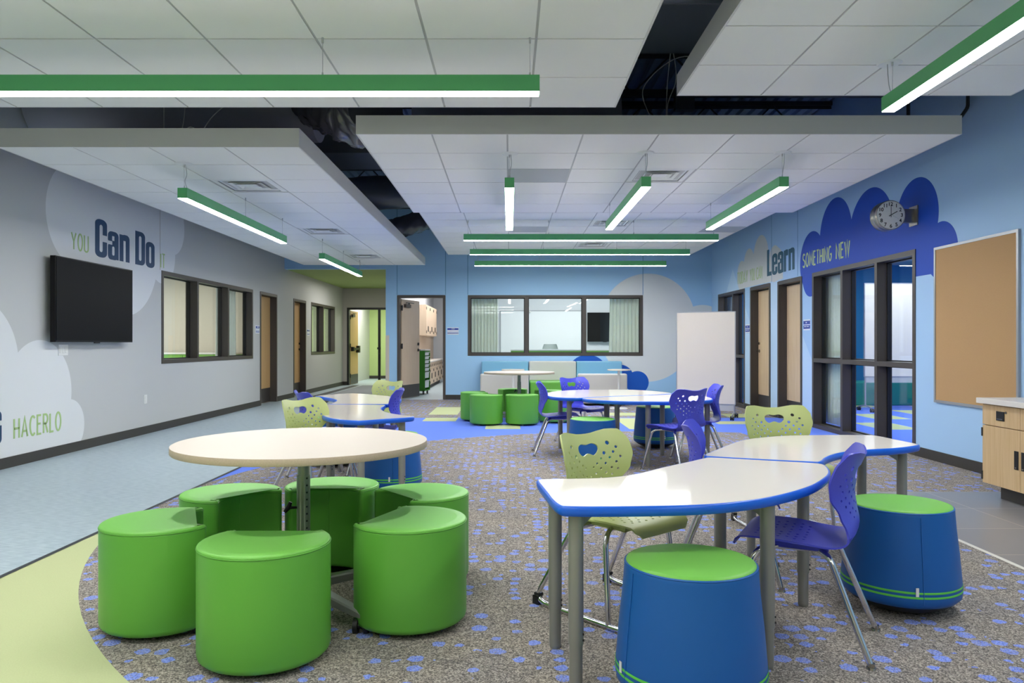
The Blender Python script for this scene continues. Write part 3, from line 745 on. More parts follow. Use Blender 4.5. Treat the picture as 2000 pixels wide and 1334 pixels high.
# ------------------------------------------------------------------ lettering
def glyph_mesh(txt, offset=0.0, spacing=1.0):
    c = bpy.data.curves.new('t', 'FONT'); c.body = txt; c.size = 1; c.offset = offset; c.space_character = spacing; c.resolution_u = 6
    o = bpy.data.objects.new('t', c); COL.objects.link(o); bpy.context.view_layer.update()
    me = bpy.data.meshes.new_from_object(o.evaluated_get(bpy.context.evaluated_depsgraph_get()))
    vs = [v.co.copy() for v in me.vertices]; fs = [tuple(p.vertices) for p in me.polygons]
    bpy.data.objects.remove(o); bpy.data.curves.remove(c); bpy.data.meshes.remove(me)
    x0, x1 = min(v.x for v in vs), max(v.x for v in vs); return vs, fs, x0, x1
def extrude_flat(b, vs, fs, place, d):
    """place(x, y, depth) -> world; front at d, back at 0, edges closed"""
    n = len(vs); V = [place(v[0], v[1], d) for v in vs]+[place(v[0], v[1], 0) for v in vs]
    cnt = {}
    for f in fs:
        for i in range(len(f)):
            e = (f[i], f[(i+1) % len(f)]); cnt[e] = cnt.get(e, 0)+1
    F = [f for f in fs]+[tuple(i+n for i in reversed(f)) for f in fs]
    for (a, c) in cnt:
        if (c, a) not in cnt: F.append((a, a+n, c+n, c))
    return b.add(V, F)
# condensed letter strokes, drawn in a unit cell (width, [strokes])
import math as _m
def arc(cx, cy, rx, ry, a0, a1, n=14): return [(cx+rx*_m.cos(R(a0+(a1-a0)*i/n)), cy+ry*_m.sin(R(a0+(a1-a0)*i/n))) for i in range(n+1)]
SW = .36
def cond(ch):
    w_ = SW
    if ch == 'O': return w_, [arc(w_/2, .5, w_/2, .5, 0, 360, 28)]
    if ch == 'Y': return w_, [[(0, 1), (w_/2, .45), (w_, 1)], [(w_/2, .45), (w_/2, 0)]]
    if ch == 'U': return w_*.9, [[(0, 1), (0, .2)]+arc(w_*.45, .18, w_*.45, .18, 180, 360)[1:]+[(w_*.9, 1)]]
    if ch == 'I': return 0, [[(0, 0), (0, 1)]]
    if ch == 'T': return w_*.8, [[(0, 1), (w_*.8, 1)], [(w_*.4, 0), (w_*.4, 1)]]
    if ch == 'H': return w_*.85, [[(0, 0), (0, 1)], [(w_*.85, 0), (w_*.85, 1)], [(0, .5), (w_*.85, .5)]]
    if ch == 'A': return w_, [[(0, 0), (w_/2, 1), (w_, 0)], [(w_*.15, .3), (w_*.85, .3)]]
    if ch == 'C': return w_*.85, [arc(w_/2, .5, w_/2, .5, 50, 310, 24)]
    if ch == 'E': return w_*.7, [[(w_*.7, 1), (0, 1), (0, 0), (w_*.7, 0)], [(0, .55), (w_*.6, .55)]]
    if ch == 'R': return w_*.8, [[(0, 0), (0, 1), (w_*.4, 1)]+arc(w_*.4, .76, w_*.38, .24, 90, -90)[1:]+[(0, .52)], [(w_*.35, .52), (w_*.8, 0)]]
    if ch == 'L': return w_*.65, [[(0, 1), (0, 0), (w_*.65, 0)]]
    if ch == 'D': return w_*.9, [[(0, 0), (0, 1), (w_*.3, 1)]+arc(w_*.3, .5, w_*.6, .5, 90, -90, 18)[1:]+[(0, 0)]]
    if ch == 'N': return w_*.9, [[(0, 0), (0, 1), (w_*.9, 0), (w_*.9, 1)]]
    if ch == 'M': return w_*1.15, [[(0, 0), (w_*.08, 1), (w_*.575, .25), (w_*1.07, 1), (w_*1.15, 0)]]
    if ch == 'W': return w_*1.3, [[(0, 1), (w_*.32, 0), (w_*.65, 1), (w_*.98, 0), (w_*1.3, 1)]]
    if ch == 'G': return w_*.95, [arc(w_/2, .5, w_/2, .5, 55, 340, 24)+[(w_*.95, .45), (w_*.55, .45)]]
    if ch == 'S': return w_*.8, [arc(w_*.4, .76, w_*.38, .24, 30, 220, 12)+arc(w_*.4, .26, w_*.42, .26, 50, -150, 14)]
    return w_*.6, []
def stroke_poly(pts, hw):
    """quads with mitred joints for a stroke"""
    P = [Vector(p) for p in pts]; closed = (P[0]-P[-1]).length < 1e-6
    if closed: P = P[:-1]
    n = len(P); L_, R_ = [], []
    for i in range(n):
        a = P[i-1] if (closed or i > 0) else None; c = P[(i+1) % n] if (closed or i < n-1) else None
        d1 = (P[i]-a).normalized() if a is not None else None; d2 = (c-P[i]).normalized() if c is not None else None
        if d1 is None: d1 = d2
        if d2 is None: d2 = d1
        n1 = Vector((-d1.y, d1.x)); n2 = Vector((-d2.y, d2.x)); m = n1+n2
        m = m.normalized() if m.length > .2 else n1
        k = hw/max(m.dot(n1), .45); L_.append(P[i]+m*k); R_.append(P[i]-m*k)
    v = L_+R_; f = [(i, (i+1) % n, n+(i+1) % n, n+i) for i in range(n if closed else n-1)]
    return v, f
def thin_word(txt, hw):
    vs = []; fs = []; x = 0; gap = .17
    for ch in txt:
        w_, st = cond(ch)
        for s in st:
            v, f = stroke_poly([(p[0]+x, hw+p[1]*(1-2*hw)) for p in s], hw); n = len(vs); vs += v; fs += [tuple(i+n for i in g)[::-1] for g in f]
        x += w_+gap
    return vs, fs
# heavy condensed letters: polygons with counters, made from outlines
def rrect(x0, y0, x1, y1, r, n=6):
    p = []
    for cx, cy, a in ((x1-r[0], y1-r[1], 0), (x0+r[0], y1-r[1], 90), (x0+r[0], y0+r[1], 180), (x1-r[0], y0+r[1], 270)):
        for i in range(n+1): p.append((cx+r[0]*_m.cos(R(a+90*i/n)), cy+r[1]*_m.sin(R(a+90*i/n))))
    return p
def cdt_shape(outers, holes):
    """triangulate union of outers minus holes"""
    vs = []; es = []
    for loop in outers+holes:
        n0 = len(vs); vs += [Vector(p[:2]) for p in loop]; es += [(n0+i, n0+(i+1) % len(loop)) for i in range(len(loop))]
    out = delaunay_2d_cdt(vs, es, [], 0, 1e-6); V = out[0]; F = out[2]
    def inside(p, loop):
        c = False; n = len(loop)
        for i in range(n):
            x1, y1 = loop[i][0], loop[i][1]; x2, y2 = loop[(i+1) % n][0], loop[(i+1) % n][1]
            if (y1 > p[1]) != (y2 > p[1]) and p[0] < (x2-x1)*(p[1]-y1)/(y2-y1)+x1: c = not c
        return c
    fs = []
    for f in F:
        c = (sum(V[i].x for i in f)/len(f), sum(V[i].y for i in f)/len(f))
        if any(inside(c, l) for l in outers) and not any(inside(c, l) for l in holes):
            a = [V[i] for i in f]; s = sum(a[i].x*a[(i+1) % len(a)].y-a[(i+1) % len(a)].x*a[i].y for i in range(len(a)))
            fs.append(tuple(f) if s > 0 else tuple(reversed(f)))
    return V, fs
def box_(x0, y0, x1, y1): return [(x0, y0), (x1, y0), (x1, y1), (x0, y1)]
def heavy(ch):
    w_, s = .40, .145; xh = .76; r = (.17, .13); ri = (.05, .06)
    if ch == 'C': return w_, [rrect(0, -.015, w_, 1.015, r)], [rrect(s, .13, w_-s, .87, ri), box_(w_-s-.01, .42, w_+.1, .6)]
    if ch == 'D': return w_, [box_(0, 0, .22, 1), rrect(0, 0, w_, 1, (.16, .14)), box_(0, 0, .1, .3), box_(0, .7, .1, 1)], [rrect(s, .13, w_-s, .87, ri)]
    if ch == 'o': return w_*.95, [rrect(0, -.015, w_*.95, xh+.015, r)], [rrect(s, .12, w_*.95-s, xh-.12, ri)]
    if ch == 'n': return w_*.95, [box_(0, 0, s, xh), rrect(s*.5, .3, w_*.95, xh+.015, (.12, .12)), box_(w_*.95-s, 0, w_*.95, .5)], [box_(s, -.1, w_*.95-s, .60)]
    if ch == 'a': return w_*.95, [rrect(0, xh-.34, w_*.95, xh+.015, (.13, .12)), box_(w_*.95-s, 0, w_*.95, xh-.15), rrect(0, -.015, w_*.95-.04, .45, (.1, .12))], [rrect(s, .11, w_*.95-s, .36, (.03, .05)), box_(s, .52, w_*.95-s, xh-.11), box_(-.1, .40, s+.01, .5)]
    if ch == 'e': return w_*.95, [rrect(0, -.015, w_*.95, xh+.015, r)], [rrect(s, .46, w_*.95-s, xh-.12, (.04, .05)), box_(s, .27, w_*.95+.1, .36), box_(s, .12, w_*.95-s, .3)]
    if ch == 'r': return w_*.7, [box_(0, 0, s, xh), rrect(s*.5, xh-.25, w_*.7, xh+.015, (.06, .06))], [box_(s, -.1, w_*.75, .56)]
    if ch == 'L': return w_*.85, [box_(0, 0, s*1.05, 1), box_(0, 0, w_*.85, .15)], []
    if ch == 's': return w_*.95, [rrect(0, -.015, w_*.95, xh+.015, (.15, .13))], [box_(s, .46, w_*.95-s, xh-.12), box_(w_*.95-s-.01, .42, w_, .53), box_(s, .12, w_*.95-s, .33), box_(-.1, .24, s+.01, .34)]
    return .16, [], []
def heavy_word(txt):
    vs = []; fs = []; x = 0
    for ch in txt:
        w_, o, h = heavy(ch)
        if o:
            v, f = cdt_shape(o, h); n = len(vs); vs += [(p.x+x, p.y) for p in v]; fs += [tuple(i+n for i in g) for g in f]
        x += w_+.035
    return vs, fs
def lettering(kind, txt, label, u0, u1, z0, zcap, side, m, hw=.045, xcap=1.0):
    vs, fs = thin_word(txt, hw) if kind == 'thin' else heavy_word(txt)
    a, c = min(v[0] for v in vs), max(v[0] for v in vs); b = MB()
    def place(x, y, d):
        u = u0+(x-a)/(c-a)*(u1-u0); z = z0+y*(zcap-z0)
        return (XL+.0005+d, u, z) if side == 'l' else (XR-.0005-d, u, z)
    extrude_flat(b, vs, fs, place, .002)
    return tag(b.build('wall_lettering', m), label, 'wall lettering')
lettering('thin', 'YOU', 'pale green word YOU painted on the grey wall above the television', 8.08, 8.42, 2.155, 2.35, 'l', 'text_lime')
lettering('heavy', 'Can Do', 'bold navy words Can Do painted on the white cloud above the television', 8.55, 9.98, 2.145, 2.565, 'l', 'text_navy')
lettering('thin', 'IT', 'pale green word IT painted above the corner of the grey wall window', 10.15, 10.28, 2.165, 2.367, 'l', 'text_lime')
lettering('thin', 'HACERLO', 'pale green word HACERLO painted low on the grey wall cloud', 7.14, 7.905, .25, .455, 'l', 'text_lime', .05)
lettering('heavy', 's', 'bold navy letter s cut by the photo edge before the word HACERLO', 6.72, 6.985, .235, .64, 'l', 'text_navy')
lettering('thin', 'TODAY', 'pale green word TODAY painted on the blue wall', 13.96, 13.36, 2.24, 2.46, 'r', 'text_lime')
lettering('thin', 'YOU', 'pale green word YOU painted on the blue wall between TODAY and CAN', 13.24, 12.98, 2.24, 2.455, 'r', 'text_lime')
lettering('thin', 'CAN', 'pale green word CAN painted on the blue wall before Learn', 12.9, 12.6, 2.24, 2.45, 'r', 'text_lime')
lettering('heavy', 'Learn', 'bold teal word Learn painted on the blue wall above the doors', 12.36, 11.17, 2.25, 2.675, 'r', 'text_teal')
lettering('thin', 'SOMETHING', 'pale yellow green word SOMETHING painted on the dark blue cloud', 10.86, 9.88, 2.23, 2.437, 'r', 'text_pale', .055)
lettering('thin', 'NEW', 'pale yellow green word NEW painted on the dark blue cloud', 9.76, 9.35, 2.23, 2.437, 'r', 'text_pale', .055)

# ------------------------------------------------------------------ wall mounted things
def tv(label, o, u, d, n, w_, h, zc, depth=.06):
    """o: point on the wall, u: unit vector along the wall, n: away from the wall"""
    t = thing('television', label, 'television', o)
    Mx = Matrix(((u[0], n[0], 0), (u[1], n[1], 0), (0, 0, 1))).to_4x4()
    def bx(b, x0, x1, y0, y1, z0, z1):
        v = [Mx @ Vector(p) for p in ((x0,y0,z0),(x1,y0,z0),(x1,y1,z0),(x0,y1,z0),(x0,y0,z1),(x1,y0,z1),(x1,y1,z1),(x0,y1,z1))]
        return b.add(v, [(0,3,2,1),(4,5,6,7),(0,1,5,4),(1,2,6,5),(2,3,7,6),(3,0,4,7)])
    bx(MB(), -w_/2, w_/2, d-depth, d-.004, -h/2, h/2).build('bezel', 'black_gloss', t, bevel=.004)
    bx(MB(), -w_/2+.012, w_/2-.012, d-.003, d, -h/2+.018, h/2-.012).build('screen', 'screen', t)
    bx(MB(), -.3, .3, .003, d-depth, -.2, .2).build('wall_mount', 'black', t)
    bx(MB(), -.05, .05, d-.02, d-.004, -h/2-.012, -h/2).build('logo_tab', 'black', t)
tv('large black television mounted on the grey wall under the words Can Do', (XL, 8.39, 1.605), (0, 1, 0), .12, (1, 0, 0), 1.56, .87, 0)
tv('small black television on the wall of the room behind the back window', (2.45, 19.6, 1.585), (1, 0, 0), .1, (0, -1, 0), .62*1.45, .75, 0)
def plate(name, label, cat, side, u0, u1, z0, z1, parts):
    s = 1 if side == 'l' else -1; X = XL if side == 'l' else XR
    t = thing(name, label, cat, (X, (u0+u1)/2, z0)); uc = (u0+u1)/2
    MB().box(0, s*.006, u0-uc, u1-uc, 0, z1-z0).build('face_plate', 'switch', t, bevel=.002)
    for (nm, a, c, e, g) in parts: MB().box(s*.006, s*.010, a-uc, c-uc, e-z0, g-z0).build(nm, 'switch', t, bevel=.0015)
plate('light_switch', 'white triple light switch on the grey wall below the television', 'switch', 'l', 7.85, 8.02, 1.03, 1.145, [('rocker', 7.867+.05*i, 7.9+.05*i, 1.055, 1.12) for i in range(3)])
plate('wall_outlet', 'white wall outlet low on the grey wall below the wide window', 'outlet', 'l', 9.69, 9.77, .385, .5, [('socket', 9.712, 9.748, .45, .48), ('socket', 9.712, 9.748, .405, .435)])
def sign(label, side, c, z0=1.345, w_=.235, h=.15, kind=0):
    """c: position along the wall"""
    if side == 'b': t = thing('room_sign', label, 'sign', (c, YB, z0)); U = lambda u, d, z: (u, -d, z)
    elif side == 'l': t = thing('room_sign', label, 'sign', (XL, c, z0)); U = lambda u, d, z: (d, u, z)
    else: t = thing('room_sign', label, 'sign', (XR, c, z0)); U = lambda u, d, z: (-d, -u, z)
    def bx(u0, u1, d0, d1, a, g):
        p, q = U(u0, d0, a), U(u1, d1, g); return MB().box(p[0], q[0], p[1], q[1], p[2], q[2])
    bx(-w_/2, w_/2, 0, .006, 0, h).build('sign_plate', 'sign_white', t)
    bars = [(.095, .135), (.05, .056), (.022, .036)] if kind == 0 else [(.082, .132), (.02, .07)]
    for a, g in bars: bx(-w_/2+.003, w_/2-.003, .006, .009, a, g).build('sign_band', 'sign_blue', t)
    # small white characters too small to read
    zc = .108 if kind == 0 else .098
    b = MB()
    for k in range(3 if kind == 0 else 2):
        u = -.028+k*.024
        p, q = U(u, .009, zc), U(u+.005, .011, zc+.018); b.box(p[0], q[0], p[1], q[1], p[2], q[2])
        p, q = U(u+.011, .009, zc), U(u+.016, .011, zc+.018); b.box(p[0], q[0], p[1], q[1], p[2], q[2])
        p, q = U(u+.005, .009, zc+.014), U(u+.011, .011, zc+.018); b.box(p[0], q[0], p[1], q[1], p[2], q[2])
    if kind == 1:
        for k in range(9):
            if k == 4: continue
            p, q = U(-.085+k*.019, .009, .044), U(-.073+k*.019, .011, .056); b.box(p[0], q[0], p[1], q[1], p[2], q[2])
    b.build('sign_text', 'sign_white', t)
sign('blue and white room sign on the blue back wall beside the open door', 'b', -1.17)
sign('blue and white room sign between the wide grey wall window and the first door', 'l', 14.05, w_=.2)
sign('blue and white room sign beside the far hall door and small window', 'l', 17.6, w_=.2)
sign('blue and white room sign beside the large blue wall window', 'r', 10.7, kind=1)
sign('blue and white room sign between the far blue wall window and its door', 'r', 13.36, kind=1)

def clock():
    t = thing('wall_clock', 'round double sided metal clock on a bracket above the dark blue cloud', 'clock', (3.913, 7.8, 2.474)); r = .152
    def circ(rr, y, n=48): return [(rr*math.cos(2*PI*i/n), y, rr*math.sin(2*PI*i/n)) for i in range(n)]
    b = MB(); b.rings([circ(r-.006, .0), circ(r, .004), circ(r, .05), circ(r-.004, .055), circ(r-.004, .085), circ(r, .09), circ(r, .136), circ(r-.006, .14)], smooth=True); b.build('clock_case', 'clock_metal', t)
    b = MB(); b.rings([circ(r-.008, -.001), circ(r-.008, .002)], smooth=False); b.build('clock_face', 'clock_face', t)
    b = MB()
    for k in range(1, 13):
        a = PI/2-2*PI*k/12; vs, fs, x0, x1 = glyph_mesh(str(k), .018); s = .052; w_ = (x1-x0)*s
        cx, cz = math.cos(a)*(r-.04), math.sin(a)*(r-.04)
        extrude_flat(b, [(v.x, v.y) for v in vs], fs, lambda x, y, d: (cx-w_/2+(x-x0)*s, -.0015-d, cz-.018+y*s), .0015)
    b.build('clock_numerals', 'black', t)
    b = MB()
    for k in range(60):
        a = 2*PI*k/60; b.obox(None, .0015, .001, .004 if k % 5 else .008, Mx=Matrix.Translation((math.cos(a)*(r-.014), -.002, math.sin(a)*(r-.014))) @ Matrix.Rotation(-a+PI/2, 4, 'Y'))
    b.build('minute_marks', 'black', t)
    def hand(ang, ln, wd, y): 
        Mx = Matrix.Rotation(R(ang), 4, 'Y') @ Matrix.Translation((0, y, ln/2-.012)); return MB().obox(None, wd, .001, ln+.024, Mx=Mx)
    hand(0, .105, .005, -.006).build('minute_hand', 'black', t); hand(60, .075, .007, -.005).build('hour_hand', 'black', t); hand(118, .09, .0015, -.0075).build('second_hand', 'grey_plastic', t)
    b = MB(); b.box(r-.012, XR-3.913-.006, .045, .095, -.07, .07); b.box(XR-3.913-.012, XR-3.913, -.01, .15, -.1, .1); b.build('clock_bracket', 'clock_metal', t)
clock()
def corkboard():
    t = thing('cork_board', 'tan cork board in an aluminium frame on the blue wall above the cabinet', 'pin board', (XR, 6.85, .58))
    MB().box(-.015, -.001, -.61, .61, .02, 1.49).build('cork_panel', 'cork', t)
    b = MB()
    for a in ((-.62, .62, 0, .025), (-.62, .62, 1.49, 1.515), (-.62, -.595, .025, 1.49), (.595, .62, .025, 1.49)): b.box(-.022, 0, *a)
    b.build('board_frame', 'wb_frame', t)
corkboard()

# ------------------------------------------------------------------ base cabinet
def cabinet():
    t = thing('base_cabinet', 'light oak base cabinet with black recessed pulls under the white worktop', 'cabinet', (3.57, 5.74, 0)); L = .85; Dp = XR-3.57-.005
    b = MB(); b.box(.02, Dp, -L, 0, .105, .705); b.build('cabinet_body', 'wood_cabinet', t)
    MB().box(.085, Dp, -L, -.085, 0, .105).build('toe_kick', 'toe', t)
    for k in range(2):
        y1 = -k*L/2-.002; y0 = -(k+1)*L/2+.002
        d = MB().box(0, .02, y0, y1, .548, .698).build('drawer', 'wood_cabinet', t, bevel=.0015); yc = (y0+y1)/2
        def pull(par, yc_, zc_, wy, wz):
            b = MB(); b.box(-.004, .0, yc_-wy/2, yc_+wy/2, zc_-wz/2, zc_+wz/2); b.build('recessed_pull', 'black', par)
            MB().box(-.008, -.004, yc_-wy/2+.012, yc_+wy/2-.012, zc_-wz/2+.008, zc_-wz/2+.016).build('pull_lip', 'nickel', par)
        pull(d, yc, .625, .09, .068)
        lk = MB(); lk.tube([(-.006, yc-.065, .655), (.0, yc-.065, .655)], .009, 14); lk.build('lock', 'nickel', d)
        dr = MB().box(0, .02, y0, y1, .11, .542).build('cabinet_door', 'wood_cabinet', t, bevel=.0015)
        py = y0+.035 if k == 0 else y1-.035
        pull(dr, py, .33, .042, .13)
        hy = y1+.004 if k == 0 else y0-.004
        for z in (.165, .49): MB().box(-.004, .03, hy-.01, hy+.006, z-.032, z+.032).build('hinge', 'black', dr)
    tag(MB().box(3.54, XR, 4.86, 5.77, .705, .745).build('worktop', 'counter', bevel=.003), 'white speckled worktop on the oak base cabinet', 'worktop')
cabinet()

# ------------------------------------------------------------------ stools
def stool_outline():
    r = .236; d = .072; rb = .2; cx = d+rb   # bite faces +x
    # intersection of circles
    x = (r*r-rb*rb+cx*cx)/(2*cx); y = math.sqrt(r*r-x*x); a0 = math.atan2(y, x); P = []
    n = 54
    for i in range(n+1):
        a = a0+(2*PI-2*a0)*i/n; P.append((r*math.cos(a), r*math.sin(a)))
    b0 = math.atan2(-y, x-cx); b1 = math.atan2(y, x-cx); b0 %= 2*PI; b1 %= 2*PI
    m = 16
    for i in range(1, m):
        a = b0+(b1-b0)*i/m; P.append((cx+rb*math.cos(a), rb*math.sin(a)))
    # round the tips
    Q = []
    for k, p in enumerate(P):
        if k in (0, n): 
            a = Vector(P[k-1]); c = Vector(P[(k+1) % len(P)]); p = Vector(p)
            Q += [p*.45+a*.55, p*.62+(a+c)*.19, p*.45+c*.55]
        else: Q.append(Vector(p))
    return [Vector((q[0], q[1])) for q in Q]
def make_green_stool():
    t = thing('crescent_stool', 'x', 'stool', (0, 0, 0), 0, 'green crescent stools around the near round table')
    O = stool_outline(); H = .43
    def ring(ins, z): return [(p.x, p.y, z) for p in inset(O, ins)]
    b = MB(); b.rings([ring(.03, .022), ring(.012, .025), ring(.003, .034), ring(0, .046), ring(0, .2), ring(0, H-.02), ring(.001, H-.014), ring(.003, H-.012)]); b.build('stool_body', 'vinyl_green', t)
    b = MB(); b.rings([ring(.003, H-.012), ring(.001, H-.009), ring(.002, H-.004), ring(.006, H-.001), ring(.016, H+.0005), ring(.04, H+.002)], capb=False); b.build('seat_pad', 'vinyl_green_lit', t)
    P = [(p.x, p.y, H-.0115) for p in inset(O, .001)]
    MB().tube(P, .0028, 6, closed=True).build('piping', 'vinyl_green', t)
    MB().tube([(.0715, 0, .05), (.0715, 0, H-.016)], .0022, 6).build('seam', 'vinyl_green', t)
    for a in (100, 180, 260, ): 
        x, y = .17*math.cos(R(a)), .17*math.sin(R(a)); b = MB(); b.cyl(x, y, 0, .006, .017, n=16); b.cyl(x, y, .006, .024, .008, n=10); b.build('glide', 'nickel', t)
    for y in (.11, -.11):
        b = MB(); b.cyl(.11, y, 0, .006, .017, n=16); b.cyl(.11, y, .006, .024, .008, n=10); b.build('glide', 'nickel', t)
    return t
gs = make_green_stool(); first = [gs]
def gstool(x, y, tx, ty, label, group):
    a = math.atan2(ty-y, tx-x)
    if first: 
        o = first.pop(); o.location = (x, y, 0); o.rotation_euler = (0, 0, a); o['label'] = label; o['group'] = group; return o
    return dup(gs, (x, y, 0), a, label, group)
G1 = 'green crescent stools around the near round table'
for x, y, l in ((-.90, 2.80, 'green crescent stool in the very front, nearest to the camera'), (-1.425, 3.13, 'green crescent stool in front at the edge toward the pale green carpet'),
                (-.415, 3.16, 'green crescent stool in front, toward the crescent table with blue edge'), (-1.36, 3.72, 'green crescent stool behind on the side of the grey wall'),
                (-.91, 3.91, 'green crescent stool straight behind the post of the near round table'), (-.436, 3.72, 'green crescent stool behind, half hidden by the front stool beside the blue edge table')):
    gstool(x, y, -.9, 3.36, l, G1)
G2 = 'green crescent stools around the far round table'
for x, y, l in ((-.33, 10.86, 'green crescent stool in front of the far round table, toward the open door'), (-.50, 11.45, 'green crescent stool furthest to the side of the open door at the far round table'),
                (.18, 10.86, 'green crescent stool in front of the far round table, centered below its post'), (.05, 12.2, 'green crescent stool behind the far round table below the window'),
                (.66, 11.2, 'green crescent stool of the far round table behind the upright blue chair'), (.62, 11.85, 'green crescent stool behind the far round table in front of the green bench')):
    gstool(x, y, .148, 11.55, l, G2)

def make_blue_stool():
    t = thing('rocking_stool', 'x', 'stool', (0, 0, 0), 0, 'blue stools with green tops')
    H = .45; n = 48
    b = MB(); b.use('vinyl_blue').lathe([(0, .055), (.15, .05), (.222, .058), (.238, .075), (.241, .095), (.239, .13), (.229, .25), (.217, .36), (.2115, .43), (.211, H-.01), (.208, H-.004), (.203, H-.001)], n=n)
    b.build('stool_body', None, t)
    b = MB(); b.lathe([(.206, H-.003), (.2035, H+.0015), (.19, H+.004), (.1, H+.005), (0, H+.005)], n=n); b.build('seat_pad', 'vinyl_green_lit', t)
    for z, r in ((.108, .2405), (.127, .2396)):
        P = [((r+.0006)*math.cos(2*PI*i/64), (r+.0006)*math.sin(2*PI*i/64), z) for i in range(64)]
        v = [(x*1.0, y, z_-.0045) for x, y, z_ in P]+[(x*1.004, y*1.004, z_) for x, y, z_ in P]+[(x, y, z_+.0045) for x, y, z_ in P]; k = 64
        MB().add(v, [(j*k+i, j*k+(i+1) % k, (j+1)*k+(i+1) % k, (j+1)*k+i) for j in range(2) for i in range(k)], True).build('green_stripe', 'stripe_green', t)
    P = [(.2095*math.cos(2*PI*i/64), .2095*math.sin(2*PI*i/64), H-.006) for i in range(64)]
    MB().tube(P, .0022, 6, closed=True).build('piping', 'vinyl_blue', t)
    b = MB(); b.lathe([(.22, .06), (.2, .04), (.14, .012), (.07, .001), (0, 0)], n=n); b.build('rocker_base', 'stool_base', t)
    MB().tube([(0, -.2415, .08), (0, -.2405, .12), (0, -.23, .25), (0, -.2185, .36), (0, -.2125, H-.02)], .0018, 6).build('seam', 'vinyl_blue', t)
    MB().box(-.032, -.02, -.243, -.2405, .115, .15).build('care_tag', 'tag_white', t)
    return t
bs = make_blue_stool(); firstb = [bs]
GB = 'blue stools with green tops'
for x, y, rz, l in ((.585, 2.46, -1.2, 'blue stool with green top in the front, under the edge of the near crescent table'), (1.72, 3.35, -.1, 'blue stool with green top beside the front blue chair near the grey floor tiles'),
                    (.78, 7.13, .4, 'blue stool with green top under the middle tables, its top below the blue edge'), (1.63, 8.5, .35, 'dark blue stool with green top behind the middle tables toward the whiteboard'),
                    (-.925, 5.95, .2, 'blue stool with green top behind the near round table, beside a table leg'), (-1.66, 7.25, 0, 'blue stool with green top hidden under the tables near the corridor floor')):
    if firstb: o = firstb.pop(); o.location = (x, y, 0); o.rotation_euler = (0, 0, rz); o['label'] = l
    else: dup(bs, (x, y, 0), rz, l)

